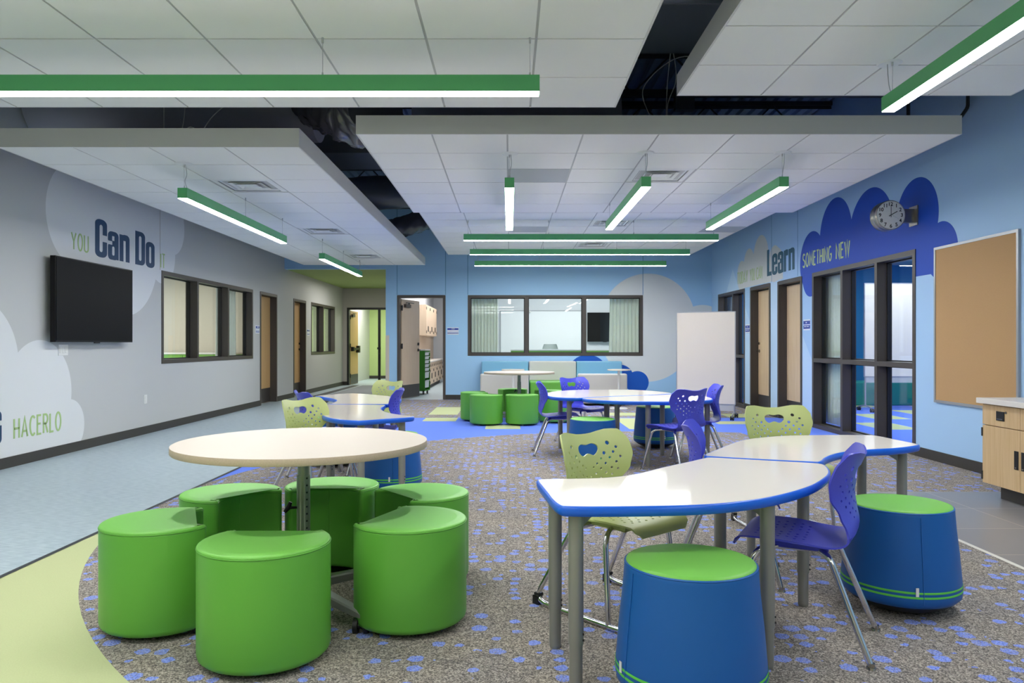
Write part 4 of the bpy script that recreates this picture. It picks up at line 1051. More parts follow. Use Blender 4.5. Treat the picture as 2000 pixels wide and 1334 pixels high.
# ------------------------------------------------------------------ chairs
HOLES = []
def chair_shell(mname):
    """returns seat mesh object data: seat (s<sb) and backrest in one moulded shell"""
    prof = catmull([(.215, .372), (.20, .398), (.16, .412), (.05, .414), (-.07, .405), (-.155, .402), (-.205, .425), (-.222, .475), (-.212, .535), (-.206, .60), (-.222, .68), (-.247, .738), (-.257, .756)], 6, False)
    ln = [0]
    for a, b in zip(prof, prof[1:]): ln.append(ln[-1]+(b-a).length)
    tot = ln[-1]
    def at(s):
        s = min(max(s, 0), tot)
        for i in range(len(ln)-1):
            if ln[i+1] >= s: 
                t = (s-ln[i])/(ln[i+1]-ln[i]); return prof[i].lerp(prof[i+1], t)
        return prof[-1]
    def sz(z):  # arc length at height z on the back
        for i in range(len(prof)-1, 0, -1):
            if prof[i-1].y <= z <= prof[i].y and prof[i].x < -.18: return ln[i-1]+(ln[i]-ln[i-1])*(z-prof[i-1].y)/(prof[i].y-prof[i-1].y)
        return tot
    # half widths along arc length
    kn = [(0, .14), (.03, .175), (.1, .195), (.22, .2), (.33, .19), (sz(.43), .175), (sz(.47), .165), (sz(.52), .172), (sz(.59), .208), (sz(.65), .222), (sz(.705), .218), (sz(.737), .203), (tot, .182)]
    def hw(s):
        for (a, x), (b, y) in zip(kn, kn[1:]):
            if a <= s <= b: t = (s-a)/(b-a); t = t*t*(3-2*t); return x+(y-x)*t
        return kn[-1][1]
    right = [Vector((hw(tot*i/60), tot*i/60)) for i in range(58)]
    top = [Vector((.196, tot-.012)), Vector((.186, tot-.002)), Vector((.160, tot+.002)), Vector((.125, tot-.001)), Vector((.085, tot-.009)), Vector((.045, tot-.017)), Vector((.015, tot-.019))]
    top = [Vector((p.x, p.y)) for p in top]
    out = right+top+[Vector((-p.x, p.y)) for p in reversed(top)]+[Vector((-p.x, p.y)) for p in reversed(right)]
    holes = []
    # handle
    zc = sz(.674); hp = catmull([(-.062, zc+.012), (-.035, zc+.024), (0, zc+.019), (.035, zc+.024), (.062, zc+.012), (.062, zc-.012), (.036, zc-.032), (0, zc-.022), (-.036, zc-.032), (-.062, zc-.012)], 3, True)
    holes.append([Vector((p.x, p.y)) for p in hp])
    def hole(u, s, r, el=1.0): holes.append([Vector((u+r*math.cos(2*PI*i/10), s+r*el*math.sin(2*PI*i/10))) for i in range(10)])
    for sg in (1, -1):
        for u, z, r in ((.118, .722, .0105), (.155, .70, .007), (.092, .672, .009), (.138, .676, .0068), (.168, .652, .0062), (.072, .645, .0062), (.118, .648, .0068), (.148, .625, .0066),
                        (.048, .622, .006), (.095, .62, .0066), (.125, .597, .0062), (.026, .605, .0058), (.07, .595, .0062), (.155, .59, .0056), (.1, .572, .006), (.045, .572, .0058), (.13, .562, .0055), (.015, .56, .0055), (.075, .548, .0056), (.105, .535, .0052), (.045, .53, .005), (.08, .512, .0048)):
            hole(sg*u, sz(.44+(z-.44)*.90), r)
        for i, y in enumerate((.10, .125, .155, .185, .215, .245, .275)):
            for j in range(3):
                u = .022+.045*j+(.02 if i % 2 else 0)
                if u < .15: hole(sg*u, y, .0058, 1.1)
    # interior points
    pts = []; st = .018
    def inside(p, loop):
        c = False; n = len(loop)
        for i in range(n):
            x1, y1 = loop[i].x, loop[i].y; x2, y2 = loop[(i+1) % n].x, loop[(i+1) % n].y
            if (y1 > p[1]) != (y2 > p[1]) and p[0] < (x2-x1)*(p[1]-y1)/(y2-y1)+x1: c = not c
        return c
    ns = int(tot/st)
    cents = [(sum((q.x for q in h))/len(h), sum((q.y for q in h))/len(h), max((q-Vector((sum((a.x for a in h))/len(h), sum((a.y for a in h))/len(h)))).length for q in h)) for h in holes]
    for i in range(1, ns):
        s = tot*i/ns; h = hw(s)-.008; m = 22
        for j in range(m+1):
            u = -h+2*h*j/m
            if s > tot-.03: continue
            if any((u-c[0])**2+(s-c[1])**2 < (c[2]+.003)**2 for c in cents): continue
            pts.append(Vector((u, s)))
    V, F = None, None
    vs = list(pts); es = []
    for loop in [out]+holes:
        n0 = len(vs); vs += loop; es += [(n0+i, n0+(i+1) % len(loop)) for i in range(len(loop))]
    res = delaunay_2d_cdt(vs, es, [], 0, 1e-6); V = res[0]; F = []
    for f in res[2]:
        c = (sum(V[i].x for i in f)/len(f), sum(V[i].y for i in f)/len(f))
        if inside(c, out) and not any(((c[0]-k[0])**2+(c[1]-k[1])**2 < (k[2]+.01)**2) and inside(c, h) for k, h in zip(cents, holes)): F.append(f)
    sback = sz(.44)
    def P3(u, s):
        p = at(s); 
        if s < sback-.05: y, z = p.x, p.y+.2*u*u*min(1, s/.05)
        else: y, z = p.x, p.y
        k = min(max((s-(sback-.05))/.12, 0), 1); k = k*k*(3-2*k)
        z = z + (.2*u*u)*(1-k) if s >= sback-.05 else z
        y = y + k*1.5*u*u
        return Vector((u, y, z))
    V3 = [P3(v.x, v.y) for v in V]
    parts = []
    return V, V3, F, sback
SHELL = chair_shell('x')
def shell_obj(name, which, m, t):
    V, V3, F, sb = SHELL
    fs = [f for f in F if (sum(V[i].y for i in f)/len(f) < sb) == (which == 'seat')]
    used = sorted({i for f in fs for i in f}); mp = {k: i for i, k in enumerate(used)}
    me = bpy.data.meshes.new(name); me.from_pydata([V3[i] for i in used], [], [tuple(mp[i] for i in f) for f in fs]); me.materials.append(M(m))
    me.polygons.foreach_set('use_smooth', [True]*len(me.polygons))
    bm = bmesh.new(); bm.from_mesh(me); bmesh.ops.recalc_face_normals(bm, faces=bm.faces)
    bm.faces.ensure_lookup_table(); s = sum(f.normal.z+f.normal.y for f in bm.faces)
    if s < 0: bmesh.ops.reverse_faces(bm, faces=bm.faces)
    bm.to_mesh(me); bm.free()
    o = bpy.data.objects.new(name, me); COL.objects.link(o); o.parent = t
    md = o.modifiers.new('thick', 'SOLIDIFY'); md.thickness = .007; md.offset = -1; md.use_even_offset = False
    md2 = o.modifiers.new('sharp rims', 'EDGE_SPLIT'); md2.split_angle = R(38)
    return o
def make_chair(mname, style):
    t = thing('student_chair', 'x', 'chair')
    shell_obj('seat', 'seat', mname, t); shell_obj('backrest', 'back', mname, t)
    b = MB(); b.box(-.12, -.085, -.12, .1, .372, .398); b.box(.085, .12, -.12, .1, .372, .398); b.box(-.12, .12, -.13, -.1, .372, .395); b.box(-.12, .12, .07, .1, .372, .398); b.build('seat_mount', mname, t, bevel=.004)
    for sg in (1, -1):
        if style == 'legs':
            pts = fillet([(sg*.1, -.09, .378), (sg*.15, -.135, .365), (sg*.205, -.275, .012)], .03)
            b = MB(); b.tube([(sg*.1, .06, .376), (sg*.1, -.09, .376)]+pts[1:], .0115, 12); b.build('rear_leg', 'chrome', t)
            pts = fillet([(sg*.1, -.06, .374), (sg*.1, .06, .374), (sg*.165, .125, .366), (sg*.205, .215, .012)], .045)
            b = MB(); b.tube(pts, .0115, 12); b.build('front_leg', 'chrome', t)
            for y in (-.277, .217):
                b = MB(); b.cyl(sg*.206, y, .008, .022, .013, n=14); b.cyl(sg*.206, y, 0, .008, .018, .016, n=18); b.build('glide', 'nickel', t)
        else:
            run = catmull([(sg*.232, -.30, .045), (sg*.235, -.27, .018), (sg*.235, -.15, .0125), (sg*.232, .0, .0125), (sg*.228, .16, .0125), (sg*.215, .245, .0125)], 5, False)
            b = MB(); b.tube(run, .0115, 12); b.build('floor_runner', 'chrome', t)
            b = MB(); b.tube(fillet([(sg*.09, .02, .374), (sg*.13, .03, .374), (sg*.205, .07, .355), (sg*.229, .105, .018)], .05), .0115, 12); b.build('front_leg', 'chrome', t)
            b = MB(); b.tube(fillet([(sg*.09, -.09, .374), (sg*.13, -.095, .374), (sg*.195, -.13, .355), (sg*.232, -.285, .075), (sg*.233, -.30, .04)], .05), .0115, 12); b.build('rear_leg', 'chrome', t)
            b = MB(); b.box(sg*.232-.014, sg*.232+.014, -.325, -.285, .0, .04); b.box(sg*.232-.014, sg*.232+.014, -.315, -.28, .04, .055); b.build('end_cap', 'black', t, bevel=.004)
    return t
CB = make_chair('chair_blue', 'legs'); CG = make_chair('chair_lime', 'runner')
used = set()
def chair(proto, x, y, dx, dy, label, group):
    a = math.atan2(dy, dx)-PI/2     # local +y is the facing direction
    if proto.name in used: return dup(proto, (x, y, 0), a, label, group)
    used.add(proto.name); proto.location = (x, y, 0); proto.rotation_euler = (0, 0, a); proto['label'] = label; proto['group'] = group; return proto
GCB, GCG = 'blue perforated student chairs', 'lime green perforated student chairs'
chair(CB, 1.13, 3.0, -.885, .466, 'blue perforated chair in the front at the near crescent table, beside the blue stool', GCB)
chair(CG, .50, 3.29, .66, -.75, 'lime green perforated chair in the front, tucked at the near crescent table', GCG)
chair(CG, 1.73, 4.68, .12, -.99, 'lime green perforated chair behind the glossy crescent table, before the big window', GCG)
chair(CB, 1.115, 3.79, .96, -.28, 'blue perforated chair seen edge on where the two near crescent tables meet', GCB)
chair(CB, .53, 7.97, 1, 0, 'blue chair at the end of the middle tables, nearest the far round table', GCB)
chair(CB, .87, 8.9, .6, -.8, 'blue chair behind the middle tables with the green bench behind it', GCB)
chair(CB, 1.51, 6.92, -.55, .83, 'blue chair turned with its back to the camera at the middle tables', GCB)
chair(CB, 1.83, 7.45, -1, .08, 'blue chair at the end of the middle tables, nearest the mobile whiteboard', GCB)
chair(CG, -1.33, 5.42, .88, -.48, 'lime green chair behind the near round table, on the corridor side', GCG)
chair(CB, -1.57, 6.5, .85, .5, 'blue chair mostly hidden behind a lime chair beside the corridor floor', GCB)
chair(CG, -1.42, 8.1, -.6, -.8, 'lime green chair furthest back, in front of the open door', GCG)
chair(CB, -1.19, 6.75, -1, -.05, 'blue chair seen edge on at the far crescent tables, before the open door', GCB)

# ------------------------------------------------------------------ crescent tables
TZ = .62
def ctable(label, ctrl, legs, group='crescent tables with blue edges', braces=True):
    cx = sum(p[0] for p in ctrl)/len(ctrl); cy = sum(p[1] for p in ctrl)/len(ctrl)
    t = thing('crescent_table', label, 'table', (cx, cy, 0), 0, group)
    P = []
    # keep corners marked with a third value crisp but rounded
    loop = []; 
    pts = [(p[0]-cx, p[1]-cy) for p in ctrl]
    P = chaikin([Vector(p) for p in pts], 3)
    P = [Vector((p.x, p.y)) for p in P]
    if sum(P[i].x*P[(i+1) % len(P)].y-P[(i+1) % len(P)].x*P[i].y for i in range(len(P))) < 0: P.reverse()
    def ring(ins, z): return [(q.x, q.y, z) for q in inset(P, ins)]
    b = MB(); b.rings([ring(.006, TZ-.032), ring(.006, TZ)], smooth=False); b.build('tabletop', 'top_white', t)
    b = MB(); b.rings([ring(.005, TZ-.034), ring(.0, TZ-.031), ring(-.0035, TZ-.02), ring(-.004, TZ-.012), ring(-.002, TZ-.004), ring(.001, TZ-.0005), ring(.006, TZ+.0004)], capb=False, capt=False); b.build('edge_band', 'edge_blue', t)
    for lx, ly in legs:
        x, y = lx-cx, ly-cy; b = MB(); b.cyl(x, y, .15, TZ-.03, .0255, n=24); b.build('leg', 'leg_grey', t)
        L_ = COL.objects[-1]
        b = MB(); b.cyl(x, y, .012, .15, .0225, n=24); b.build('leg_insert', 'leg_grey', L_)
        b = MB(); b.cyl(x, y, 0, .012, .019, .0225, n=24); b.build('leg_glide', 'leg_grey', L_)
        b = MB(); d = Vector((-x, -y)).normalized(); a = math.atan2(d.y, d.x)
        Mx = Matrix.Translation((x, y, TZ-.031)) @ Matrix.Rotation(a, 4, 'Z')
        v = [Mx @ Vector(q) for q in ((.02, -.002, 0), (.13, -.002, 0), (.02, -.002, -.06), (.02, .002, 0), (.13, .002, 0), (.02, .002, -.06))]
        b.add(v, [(0, 2, 1), (3, 4, 5), (0, 1, 4, 3), (1, 2, 5, 4), (2, 0, 3, 5)]); b.build('brace', 'leg_grey', L_)
        b = MB()
        for z in (.165, .185): b.tube([(x+.021, y-.012, z), (x+.0265, y-.012, z)], .004, 8)
        b.build('screw', 'black', L_)
    return t
ctable('near crescent table with white glossy top and blue edge in the foreground',
       [(.108, 2.94), (.11, 2.985), (.20, 2.995), (.38, 3.01), (.52, 3.10), (.65, 3.266), (.80, 3.42), (.915, 3.55), (.95, 3.565), (1.2, 3.455), (1.375, 3.39), (1.39, 3.34), (1.33, 3.14), (1.22, 2.96), (1.10, 2.80), (.90, 2.62), (.716, 2.525), (.568, 2.49), (.36, 2.475), (.19, 2.475), (.155, 2.50), (.125, 2.78)],
       [(.173, 2.88), (.222, 2.54), (.916, 2.70), (1.289, 3.337), (.955, 3.44)])
ctable('white glossy crescent table with blue edge joined to the near one, reflecting the lime chair',
       [(.925, 3.60), (.94, 3.66), (1.04, 3.82), (1.15, 4.0), (1.284, 4.209), (1.475, 4.355), (1.64, 4.42), (1.871, 4.44), (2.09, 4.44), (2.13, 4.41), (2.15, 4.2), (2.17, 4.03), (2.15, 3.985), (1.98, 3.87), (1.83, 3.828), (1.70, 3.77), (1.6, 3.70), (1.48, 3.56), (1.41, 3.43), (1.375, 3.415), (1.2, 3.48), (.97, 3.575)],
       [(1.31, 4.12), (2.02, 4.36), (2.08, 4.03), (1.0, 3.62)])
ctable('crescent table with blue edge at the back of the middle group of tables',
       [(.38, 8.0), (.40, 8.25), (.487, 8.51), (.66, 8.73), (.86, 8.85), (1.227, 8.89), (1.5, 8.80), (1.70, 8.5), (1.76, 8.2), (1.72, 8.12), (1.5, 7.93), (1.3, 7.86), (.98, 7.70), (.74, 7.53), (.70, 7.50), (.58, 7.49), (.44, 7.6), (.39, 7.8)],
       [(.56, 8.37), (.60, 7.62), (1.12, 8.7), (1.02, 8.0)])
ctable('crescent table with blue edge at the front of the middle group of tables',
       [(.72, 7.46), (.77, 7.50), (1.0, 7.66), (1.3, 7.82), (1.52, 7.89), (1.74, 8.08), (1.80, 8.2), (1.9, 8.2), (1.98, 7.9), (2.0, 7.5), (1.93, 7.2), (1.75, 7.06), (1.51, 7.0), (1.207, 7.02), (.95, 7.09), (.77, 7.25), (.71, 7.4)],
       [(1.30, 7.13), (1.58, 7.86), (1.93, 7.42), (1.05, 7.42)])
ctable('crescent table with blue edge behind the near round table',
       [(-1.60, 6.66), (-1.54, 6.68), (-1.3, 6.66), (-1.10, 6.64), (-1.07, 6.60), (-1.07, 6.3), (-1.0, 6.02), (-.92, 5.84), (-.80, 5.68), (-.70, 5.60), (-.70, 5.53), (-.76, 5.47), (-.90, 5.37), (-1.02, 5.26), (-1.06, 5.26), (-1.18, 5.33), (-1.30, 5.46), (-1.40, 5.66), (-1.48, 5.95), (-1.57, 6.3)],
       [(-.785, 5.55), (-1.05, 5.38), (-1.42, 6.0), (-1.53, 6.56), (-1.15, 6.54)])
ctable('crescent table with blue edge nearest the hall, before the far lime chair',
       [(-1.60, 6.72), (-1.60, 7.1), (-1.70, 7.35), (-1.84, 7.6), (-1.98, 7.74), (-1.98, 7.82), (-1.84, 8.05), (-1.74, 8.2), (-1.66, 8.2), (-1.45, 8.02), (-1.22, 7.75), (-1.06, 7.45), (-1.02, 7.15), (-1.07, 6.76), (-1.1, 6.70), (-1.3, 6.70), (-1.55, 6.70)],
       [(-1.9, 7.77), (-1.70, 8.08), (-1.13, 7.38), (-1.52, 6.84), (-1.15, 6.82)])

# ------------------------------------------------------------------ round tables
def make_round():
    t = thing('round_table', 'x', 'table'); r = .54; z = .726
    b = MB(); b.lathe([(0, z-.03), (r-.002, z-.03)], n=72); b.lathe([(r-.001, z-.001), (0, z)], n=72); b.build('tabletop', 'top_round', t)
    b = MB(); b.lathe([(r-.002, z-.03), (r, z-.028), (r, z-.003), (r-.001, z-.001)], n=72); b.build('edge_band', 'edge_round', t)
    b = MB(); b.cyl(0, 0, .09, .574, .029, n=28); b.build('post', 'post', t)
    b = MB(); b.cyl(0, 0, .574, z-.034, .0255, n=28); b.cyl(0, 0, z-.036, z-.03, .11, n=28); b.build('inner_post', 'post', t)
    b = MB()
    for k in range(15): 
        q = .13+k*.031; b.tube([(.0195, -.0195, q), (.0212, -.0212, q)], .0045, 8)
    b.build('adjustment_holes', 'black', t)
    b = MB(); b.tube([(-.02, -.01, .435), (-.055, -.02, .435)], .006, 8); b.tube([(-.05, -.02, .46), (-.06, -.022, .435), (-.075, -.03, .418)], .008, 8, radii=[.008, .011, .007]); b.build('clamp_knob', 'black_gloss', t)
    b = MB(); b.cyl(0, 0, .07, .115, .05, .035, n=24); b.build('hub', 'alu', t)
    for k in range(4):
        a = R(45+90*k); ca, sa = math.cos(a), math.sin(a); b = MB(); secs = []
        for s, hw_, z0, z1 in ((.02, .03, .072, .112), (.15, .027, .07, .108), (.3, .023, .067, .1), (.43, .02, .064, .092), (.465, .016, .066, .086)):
            secs.append([(s*ca-u*sa, s*sa+u*ca, z_) for u, z_ in ((-hw_, z0), (hw_, z0), (hw_, z1-.006), (hw_-.006, z1), (-hw_+.006, z1), (-hw_, z1-.006))])
        b.rings(secs, smooth=False); f = b.build('foot', 'alu', t)
        x, y = .445*ca, .445*sa; b = MB(); b.cyl(x, y, .05, .066, .012, n=12); b.tube([(x-.03, y, .03), (x-.012, y, .03)], .03, 20); b.tube([(x+.012, y, .03), (x+.03, y, .03)], .03, 20); b.tube([(x-.012, y, .03), (x+.012, y, .03)], .012, 10); b.box(x-.02, x+.02, y-.012, y+.012, .04, .056); b.build('caster', 'black', f)
    return t
rt = make_round(); rt.location = (-.905, 3.34, 0); rt['label'] = 'near round table with pale top and speckled edge among green stools'; rt['group'] = 'round pedestal tables'
dup(rt, (.148, 11.6, 0), R(4), 'far round table with pale top in front of the booth seating', 'round pedestal tables')

# ------------------------------------------------------------------ booth seating
def rounded_box(b, x0, x1, y0, y1, z0, z1, r=.02):
    b.box(x0, x1, y0, y1, z0, z1); return b
def sofa(label, x0, x1, top, low, kind):
    """kind 0: blue high back against the wall with a grey low front seat back; kind 1: grey back with green seat facing the room"""
    xc = (x0+x1)/2; t = thing('booth_sofa', label, 'sofa', (xc, 15.3, 0), 0, 'booth sofas below the back window'); W = (x1-x0)/2
    if kind == 0:
        MB().box(-W, W, .16, .42, .1, .80).build('backrest', 'sofa_blue', t, bevel=.02)
        MB().box(-W, W, -.45, .16, .1, .42).build('seat', 'sofa_blue', t, bevel=.02)
        for s in (-1, 1):
            for y in (-.4, .36): MB().cyl(s*(W-.08), y, 0, .1, .02, n=12).build('leg', 'alu', t)
    else:
        MB().box(-W, W, .16, .42, .1, .80).build('backrest', 'sofa_grey', t, bevel=.02)
        MB().box(-W, W, -.62, .16, .1, .42).build('seat', 'cart_lime', t, bevel=.02)
        for s in (-1, 1):
            for y in (-.55, .36): MB().cyl(s*(W-.08), y, 0, .1, .02, n=12).build('leg', 'alu', t)
mat('cart_lime', '60a83e', 0.5)
sofa('blue upholstered booth sofa under the window, on the side of the open door', -.57, .385, 0, 0, 0)
sofa('grey backed booth sofa with green seat in the middle under the window', .40, 1.356, 0, 0, 1)
sofa('blue upholstered booth sofa under the window, on the side of the whiteboard', 1.365, 2.29, 0, 0, 0)
def lowsofa(label, x0, x1):
    xc = (x0+x1)/2; t = thing('low_sofa', label, 'sofa', (xc, 14.05, 0), 0, 'low grey sofas with their backs to the room'); W = (x1-x0)/2
    MB().box(-W, W, 0, .14, .05, .60).build('backrest', 'sofa_grey', t, bevel=.025)
    MB().box(-W, W, .14, .60, .05, .40).build('seat', 'sofa_grey', t, bevel=.02)
    for s in (-1, 1):
        for y in (.06, .52): MB().cyl(s*(W-.08), y, 0, .05, .02, n=12).build('leg', 'alu', t)
lowsofa('low pale grey sofa seen from behind, beside the far round table', -.54, .355)
lowsofa('low pale grey sofa seen from behind, beside the dark blue painted circle', 1.27, 2.18)
def side_table(label, x, y):
    t = thing('side_table', label, 'table', (x, y, 0), 0, 'small white round side tables')
    b = MB(); b.cyl(0, 0, .68, .70, .205, n=40); b.build('tabletop', 'whiteboard', t)
    MB().cyl(0, 0, .015, .68, .022, n=16).build('post', 'white_metal', t)
    MB().cyl(0, 0, 0, .015, .16, .15, n=32).build('base', 'white_metal', t)
side_table('small white round side table behind the far round table', .064, 13.55)
side_table('small white round side table before the dark blue painted circle', 1.95, 13.55)

# ------------------------------------------------------------------ mobile whiteboards
def mobile_board(label, loc, rz, W, z0, z1, m='whiteboard'):
    t = thing('mobile_whiteboard', label, 'whiteboard', loc, rz)
    MB().box(-W/2, W/2, -.012, .012, z0, z1).build('board_panel', m, t)
    b = MB(); b.box(-W/2-.012, -W/2, -.016, .016, z0-.01, z1+.012); b.box(W/2, W/2+.012, -.016, .016, z0-.01, z1+.012); b.box(-W/2, W/2, -.016, .016, z1, z1+.014); b.box(-W/2, W/2, -.016, .016, z0-.01, z0); b.build('board_frame', 'wb_frame', t)
    MB().box(-W/2, W/2, -.008, .008, z0-.11, z0-.01).build('lower_panel', 'wb_panel', t)
    for s in (-1, 1):
        MB().cyl(s*(W/2-.01), 0, .085, z0-.01, .014, n=12).build('post', 'wb_frame', t)
        x = s*(W/2-.01); b = MB(); b.tube(catmull([(x, -.24, .062), (x, -.12, .088), (x, 0, .098), (x, .12, .088), (x, .24, .062)], 5, False), .013, 10); f = b.build('foot', 'wb_frame', t)
        for y in (-.24, .24):
            b = MB(); b.tube([(x-.026, y, .032), (x-.008, y, .032)], .032, 20); b.tube([(x+.008, y, .032), (x+.026, y, .032)], .032, 20); b.tube([(x-.01, y, .032), (x+.01, y, .032)], .014, 10); b.build('caster', 'black', f)
mobile_board('white mobile whiteboard on casters standing before the corner window', (3.05, 11.82, 0), R(-24), .88, .23, 1.64)
mobile_board('white mobile whiteboard seen through the glass of the big blue wall window', (6.95, 13.0, 0), 0, 1.75, .60, 2.18)
tag(MB().box(6.0, 8.4, 14.2, 14.9, .0, .44).build('storage_bench', 'teal_bench', bevel=.02), 'teal bench seen through the big window along the far blue wall', 'bench')
tag(MB().box(4.75, 5.95, 14.3, 14.9, .0, .86).build('storage_bench', 'sofa_grey', bevel=.02), 'pale grey seat behind the big window beside the teal bench', 'bench')

# ------------------------------------------------------------------ curtains
def curtain(label, ax, u0, u1, p, z0, z1, amp=.03, waves=9, flare=0.0, tint='curtain'):
    b = MB(); n = waves*10; rows = 8; V = []
    for j in range(rows+1):
        z = z0+(z1-z0)*j/rows; k = 1-j/rows
        for i in range(n+1):
            s = i/n; a = u0+(u1-u0)*s+flare*k*k*(s-.5)*(u1-u0); d = amp*math.sin(2*PI*waves*s+.6*math.sin(7*s))*(.8+.3*k)
            V.append((a, p+d, z) if ax == 'x' else (p+d, a, z))
    F = [(j*(n+1)+i, j*(n+1)+i+1, (j+1)*(n+1)+i+1, (j+1)*(n+1)+i) for j in range(rows) for i in range(n)]
    b.add(V, F, True); o = b.build('curtain', tint); md = o.modifiers.new('thick', 'SOLIDIFY'); md.thickness = .003
    # a rail at its top is hidden by the frame
    return tag(o, label, 'curtain', 'pale pleated curtains')
curtain('pale curtain behind the back window on the side of the open door', 'x', -.83, -.24, YB+.30, .12, 2.35)
curtain('pale curtain behind the back window beside the small television', 'x', 2.12, 2.80, YB+.30, .12, 2.35, flare=.15)
curtain('pale curtain behind the wide grey wall window', 'y', 12.85, 13.75, XL-.30, .12, 2.3, flare=.1)
curtain('pale green curtain behind the small far grey wall window', 'y', 18.1, 18.95, XL-.30, .12, 2.3)
curtain('white curtain behind the first pane of the big blue wall window', 'y', 9.98, 10.78, XR+.24, .06, 2.35, flare=.12)
curtain('white curtain edge behind the last pane of the big blue wall window', 'y', 7.5, 8.33, XR+.26, .06, 2.35, waves=6, flare=.12)
curtain('white curtain behind the far corner window', 'y', 15.2, 15.75, XR+.28, .06, 2.35, waves=5)

# ------------------------------------------------------------------ room behind the back window
def fixed_board():
    t = thing('wall_whiteboard', 'wide whiteboard on the wall of the room behind the back window', 'whiteboard', (.83, 19.6, .9))
    MB().box(-1.05, 1.05, -.02, 0, .0, 1.1).build('board_panel', 'board_cool', t)
    b = MB()
    for a in ((-1.07, 1.07, -.02, 0), (-1.07, 1.07, 1.1, 1.12), (-1.07, -1.05, 0, 1.1), (1.05, 1.07, 0, 1.1)): b.box(a[0], a[1], -.03, 0, a[2], a[3])
    b.build('board_frame', 'wb_frame', t)
    b = MB(); b.box(-.36, -.32, -.1, 0, 1.06, 1.2); b.box(-.4, -.28, -.1, -.03, 1.07, 1.1); b.build('map_hook', 'white_metal', t)
fixed_board()
def low_cab(label, x0, x1, y0, y1, h, m='low_green'):
    t = thing('low_cabinet', label, 'cabinet', ((x0+x1)/2, (y0+y1)/2, 0)); W = (x1-x0)/2; D = (y1-y0)/2
    MB().box(-W, W, -D, D, .05, h-.03).build('cabinet_body', m, t)
    MB().box(-W-.01, W+.01, -D-.01, D, h-.03, h).build('cabinet_top', 'counter', t)
    MB().box(-W+.03, W-.03, -D+.03, D, 0, .05).build('toe_kick', 'toe', t)
    n = max(1, int(2*W/.5))
    for k in range(n): MB().box(-W+2*W*k/n+.006, -W+2*W*(k+1)/n-.006, -D-.012, -D, .08, h-.05).build('cabinet_door', m, t)
low_cab('green low cabinet with pale top behind the back window', .03, 2.35, 17.1, 17.55, 1.03)
low_cab('green low cabinet with pale top behind the wide grey wall window', -8.9, -5.4, 14.9, 15.55, .98)
low_cab('green low cabinet behind the small far grey wall window', -8.9, -5.6, 20.5, 21.1, .98)
def far_chair():
    t = thing('office_chair', 'grey rounded chair back showing above the green cabinet behind the window', 'chair', (.98, 18.3, 0))
    b = MB(); W = .2; v = []
    for j in range(9):
        z = .62+.53*j/8; w_ = W*(1-.25*max(0, (j-5)/3)**2); v.append([(w_*math.cos(PI*i/12)*1.0, .06*math.sin(PI*i/12), z) for i in range(13)]+[(w_*math.cos(PI-PI*i/12), .06*math.sin(PI-PI*i/12)-.03, z) for i in range(13)])
    b.rings(v); b.build('backrest', 'grey_plastic', t)
    MB().cyl(0, -.15, .44, .5, .24, .24, n=28).build('seat', 'grey_plastic', t)
    MB().cyl(0, -.15, .06, .44, .025, n=12).build('post', 'alu', t); MB().cyl(0, -.15, 0, .06, .25, .05, n=5).build('base', 'black', t)
    MB().box(-.03, .03, -.08, .05, .4, .7).build('back_bracket', 'black', t)
far_chair()

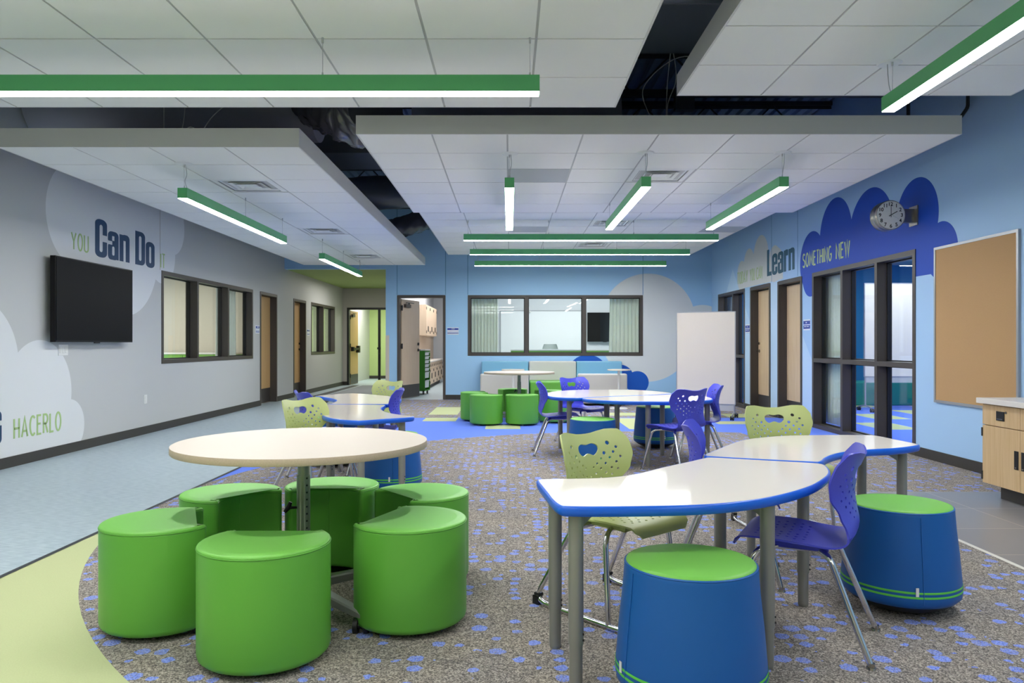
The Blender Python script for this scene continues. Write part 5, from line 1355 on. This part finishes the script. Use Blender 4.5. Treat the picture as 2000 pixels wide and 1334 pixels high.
# ------------------------------------------------------------------ store room seen through the open door
def wall_cabinets():
    X = -2.10; t = thing('wall_cabinet', 'pale wood wall cabinet with black pulls in the room behind the open door', 'cabinet', (X, 19.2, 1.37))
    MB().box(-.31, -.02, 0, 2.7, 0, .78).build('cabinet_body', 'wood_pale', t)
    for k in range(6):
        d = MB().box(-.02, 0, k*.45+.003, (k+1)*.45-.003, .004, .776).build('cabinet_door', 'wood_pale', t)
        yy = k*.45+(.40 if k % 2 == 0 else .05)
        MB().box(0, .008, yy-.02, yy+.02, .1, .24).build('recessed_pull', 'black', d)
        hy = k*.45+(.02 if k % 2 == 0 else .43)
        for z in (.09, .69): MB().box(0, .012, hy-.012, hy+.012, z-.035, z+.035).build('hinge', 'black', d)
    t = thing('base_cabinet', 'pale wood base cabinet with many black pulls in the room behind the open door', 'cabinet', (-2.04, 18.6, 0))
    MB().box(-.37, -.02, 0, 4.6, .1, .67).build('cabinet_body', 'wood_pale', t); MB().box(-.35, -.09, 0, 4.6, 0, .1).build('toe_kick', 'toe', t)
    for k in range(10):
        d = MB().box(-.02, 0, k*.46+.003, (k+1)*.46-.003, .51, .665).build('drawer', 'wood_pale', t)
        MB().box(0, .008, k*.46+.19, k*.46+.27, .56, .62).build('recessed_pull', 'black', d)
        d = MB().box(-.02, 0, k*.46+.003, (k+1)*.46-.003, .105, .505).build('cabinet_door', 'wood_pale', t)
        yy = k*.46+(.41 if k % 2 == 0 else .05); MB().box(0, .008, yy-.02, yy+.02, .25, .39).build('recessed_pull', 'black', d)
        hy = k*.46+(.02 if k % 2 == 0 else .44)
        for z in (.16, .46): MB().box(0, .012, hy-.014, hy+.014, z-.03, z+.03).build('hinge', 'black', d)
    tag(MB().box(-2.41, -2.02, 18.58, 23.25, .675, .71).build('worktop', 'counter'), 'white worktop on the pale wood cabinet behind the open door', 'worktop')
    tag(MB().box(-2.418, -2.412, 18.6, 24.1, .71, 1.365).box(-2.418, -2.38, 21.95, 24.1, 1.365, 2.15).build('backsplash_panel', 'wood_pale'), 'pale wood wall panel between upper and lower cabinets behind the open door', 'wall panel')
wall_cabinets()
def cart():
    t = thing('tray_cart', 'green tray cart with white drawers on casters behind the open door', 'cart', (-1.925, 17.3, 0), R(-9)); W, D, H = .40, .46, 1.0
    b = MB(); b.box(-W, 0, 0, .02, .08, H); b.box(-W, 0, D-.02, D, .08, H); b.box(-W, -W+.02, .02, D-.02, .08, H); b.box(-W, 0, 0, D, .08, .1); b.box(-W, 0, .02, D-.02, H-.03, H-.01); b.build('cart_body', 'cart_green', t)
    b = MB(); b.box(-W-.005, .005, -.005, D+.005, H, H+.03); b.build('cart_top', 'counter', t)
    zs = [(.89, .07), (.80, .07), (.71, .07), (.62, .07), (.53, .07), (.37, .14), (.15, .17)]
    for z, h in zs:
        b = MB(); v = [(x, y, q) for q, e in ((z, .025), (z+h, 0)) for x, y in ((-.36, .05+e), (-.012, .05+e), (-.012, D-.05-e), (-.36, D-.05-e))]
        b.add(v, [(0, 3, 2, 1), (4, 5, 6, 7), (0, 1, 5, 4), (1, 2, 6, 5), (2, 3, 7, 6), (3, 0, 4, 7)]); b.box(-.37, .006, .04, D-.04, z+h-.012, z+h); b.build('tray_drawer', 'tray', t)
    for x in (-W+.05, -.05):
        for y in (.06, D-.06): b = MB(); b.tube([(x-.012, y, .035), (x+.012, y, .035)], .035, 18); b.box(x-.016, x+.016, y-.02, y+.02, .055, .08); b.build('caster', 'black', t)
cart()
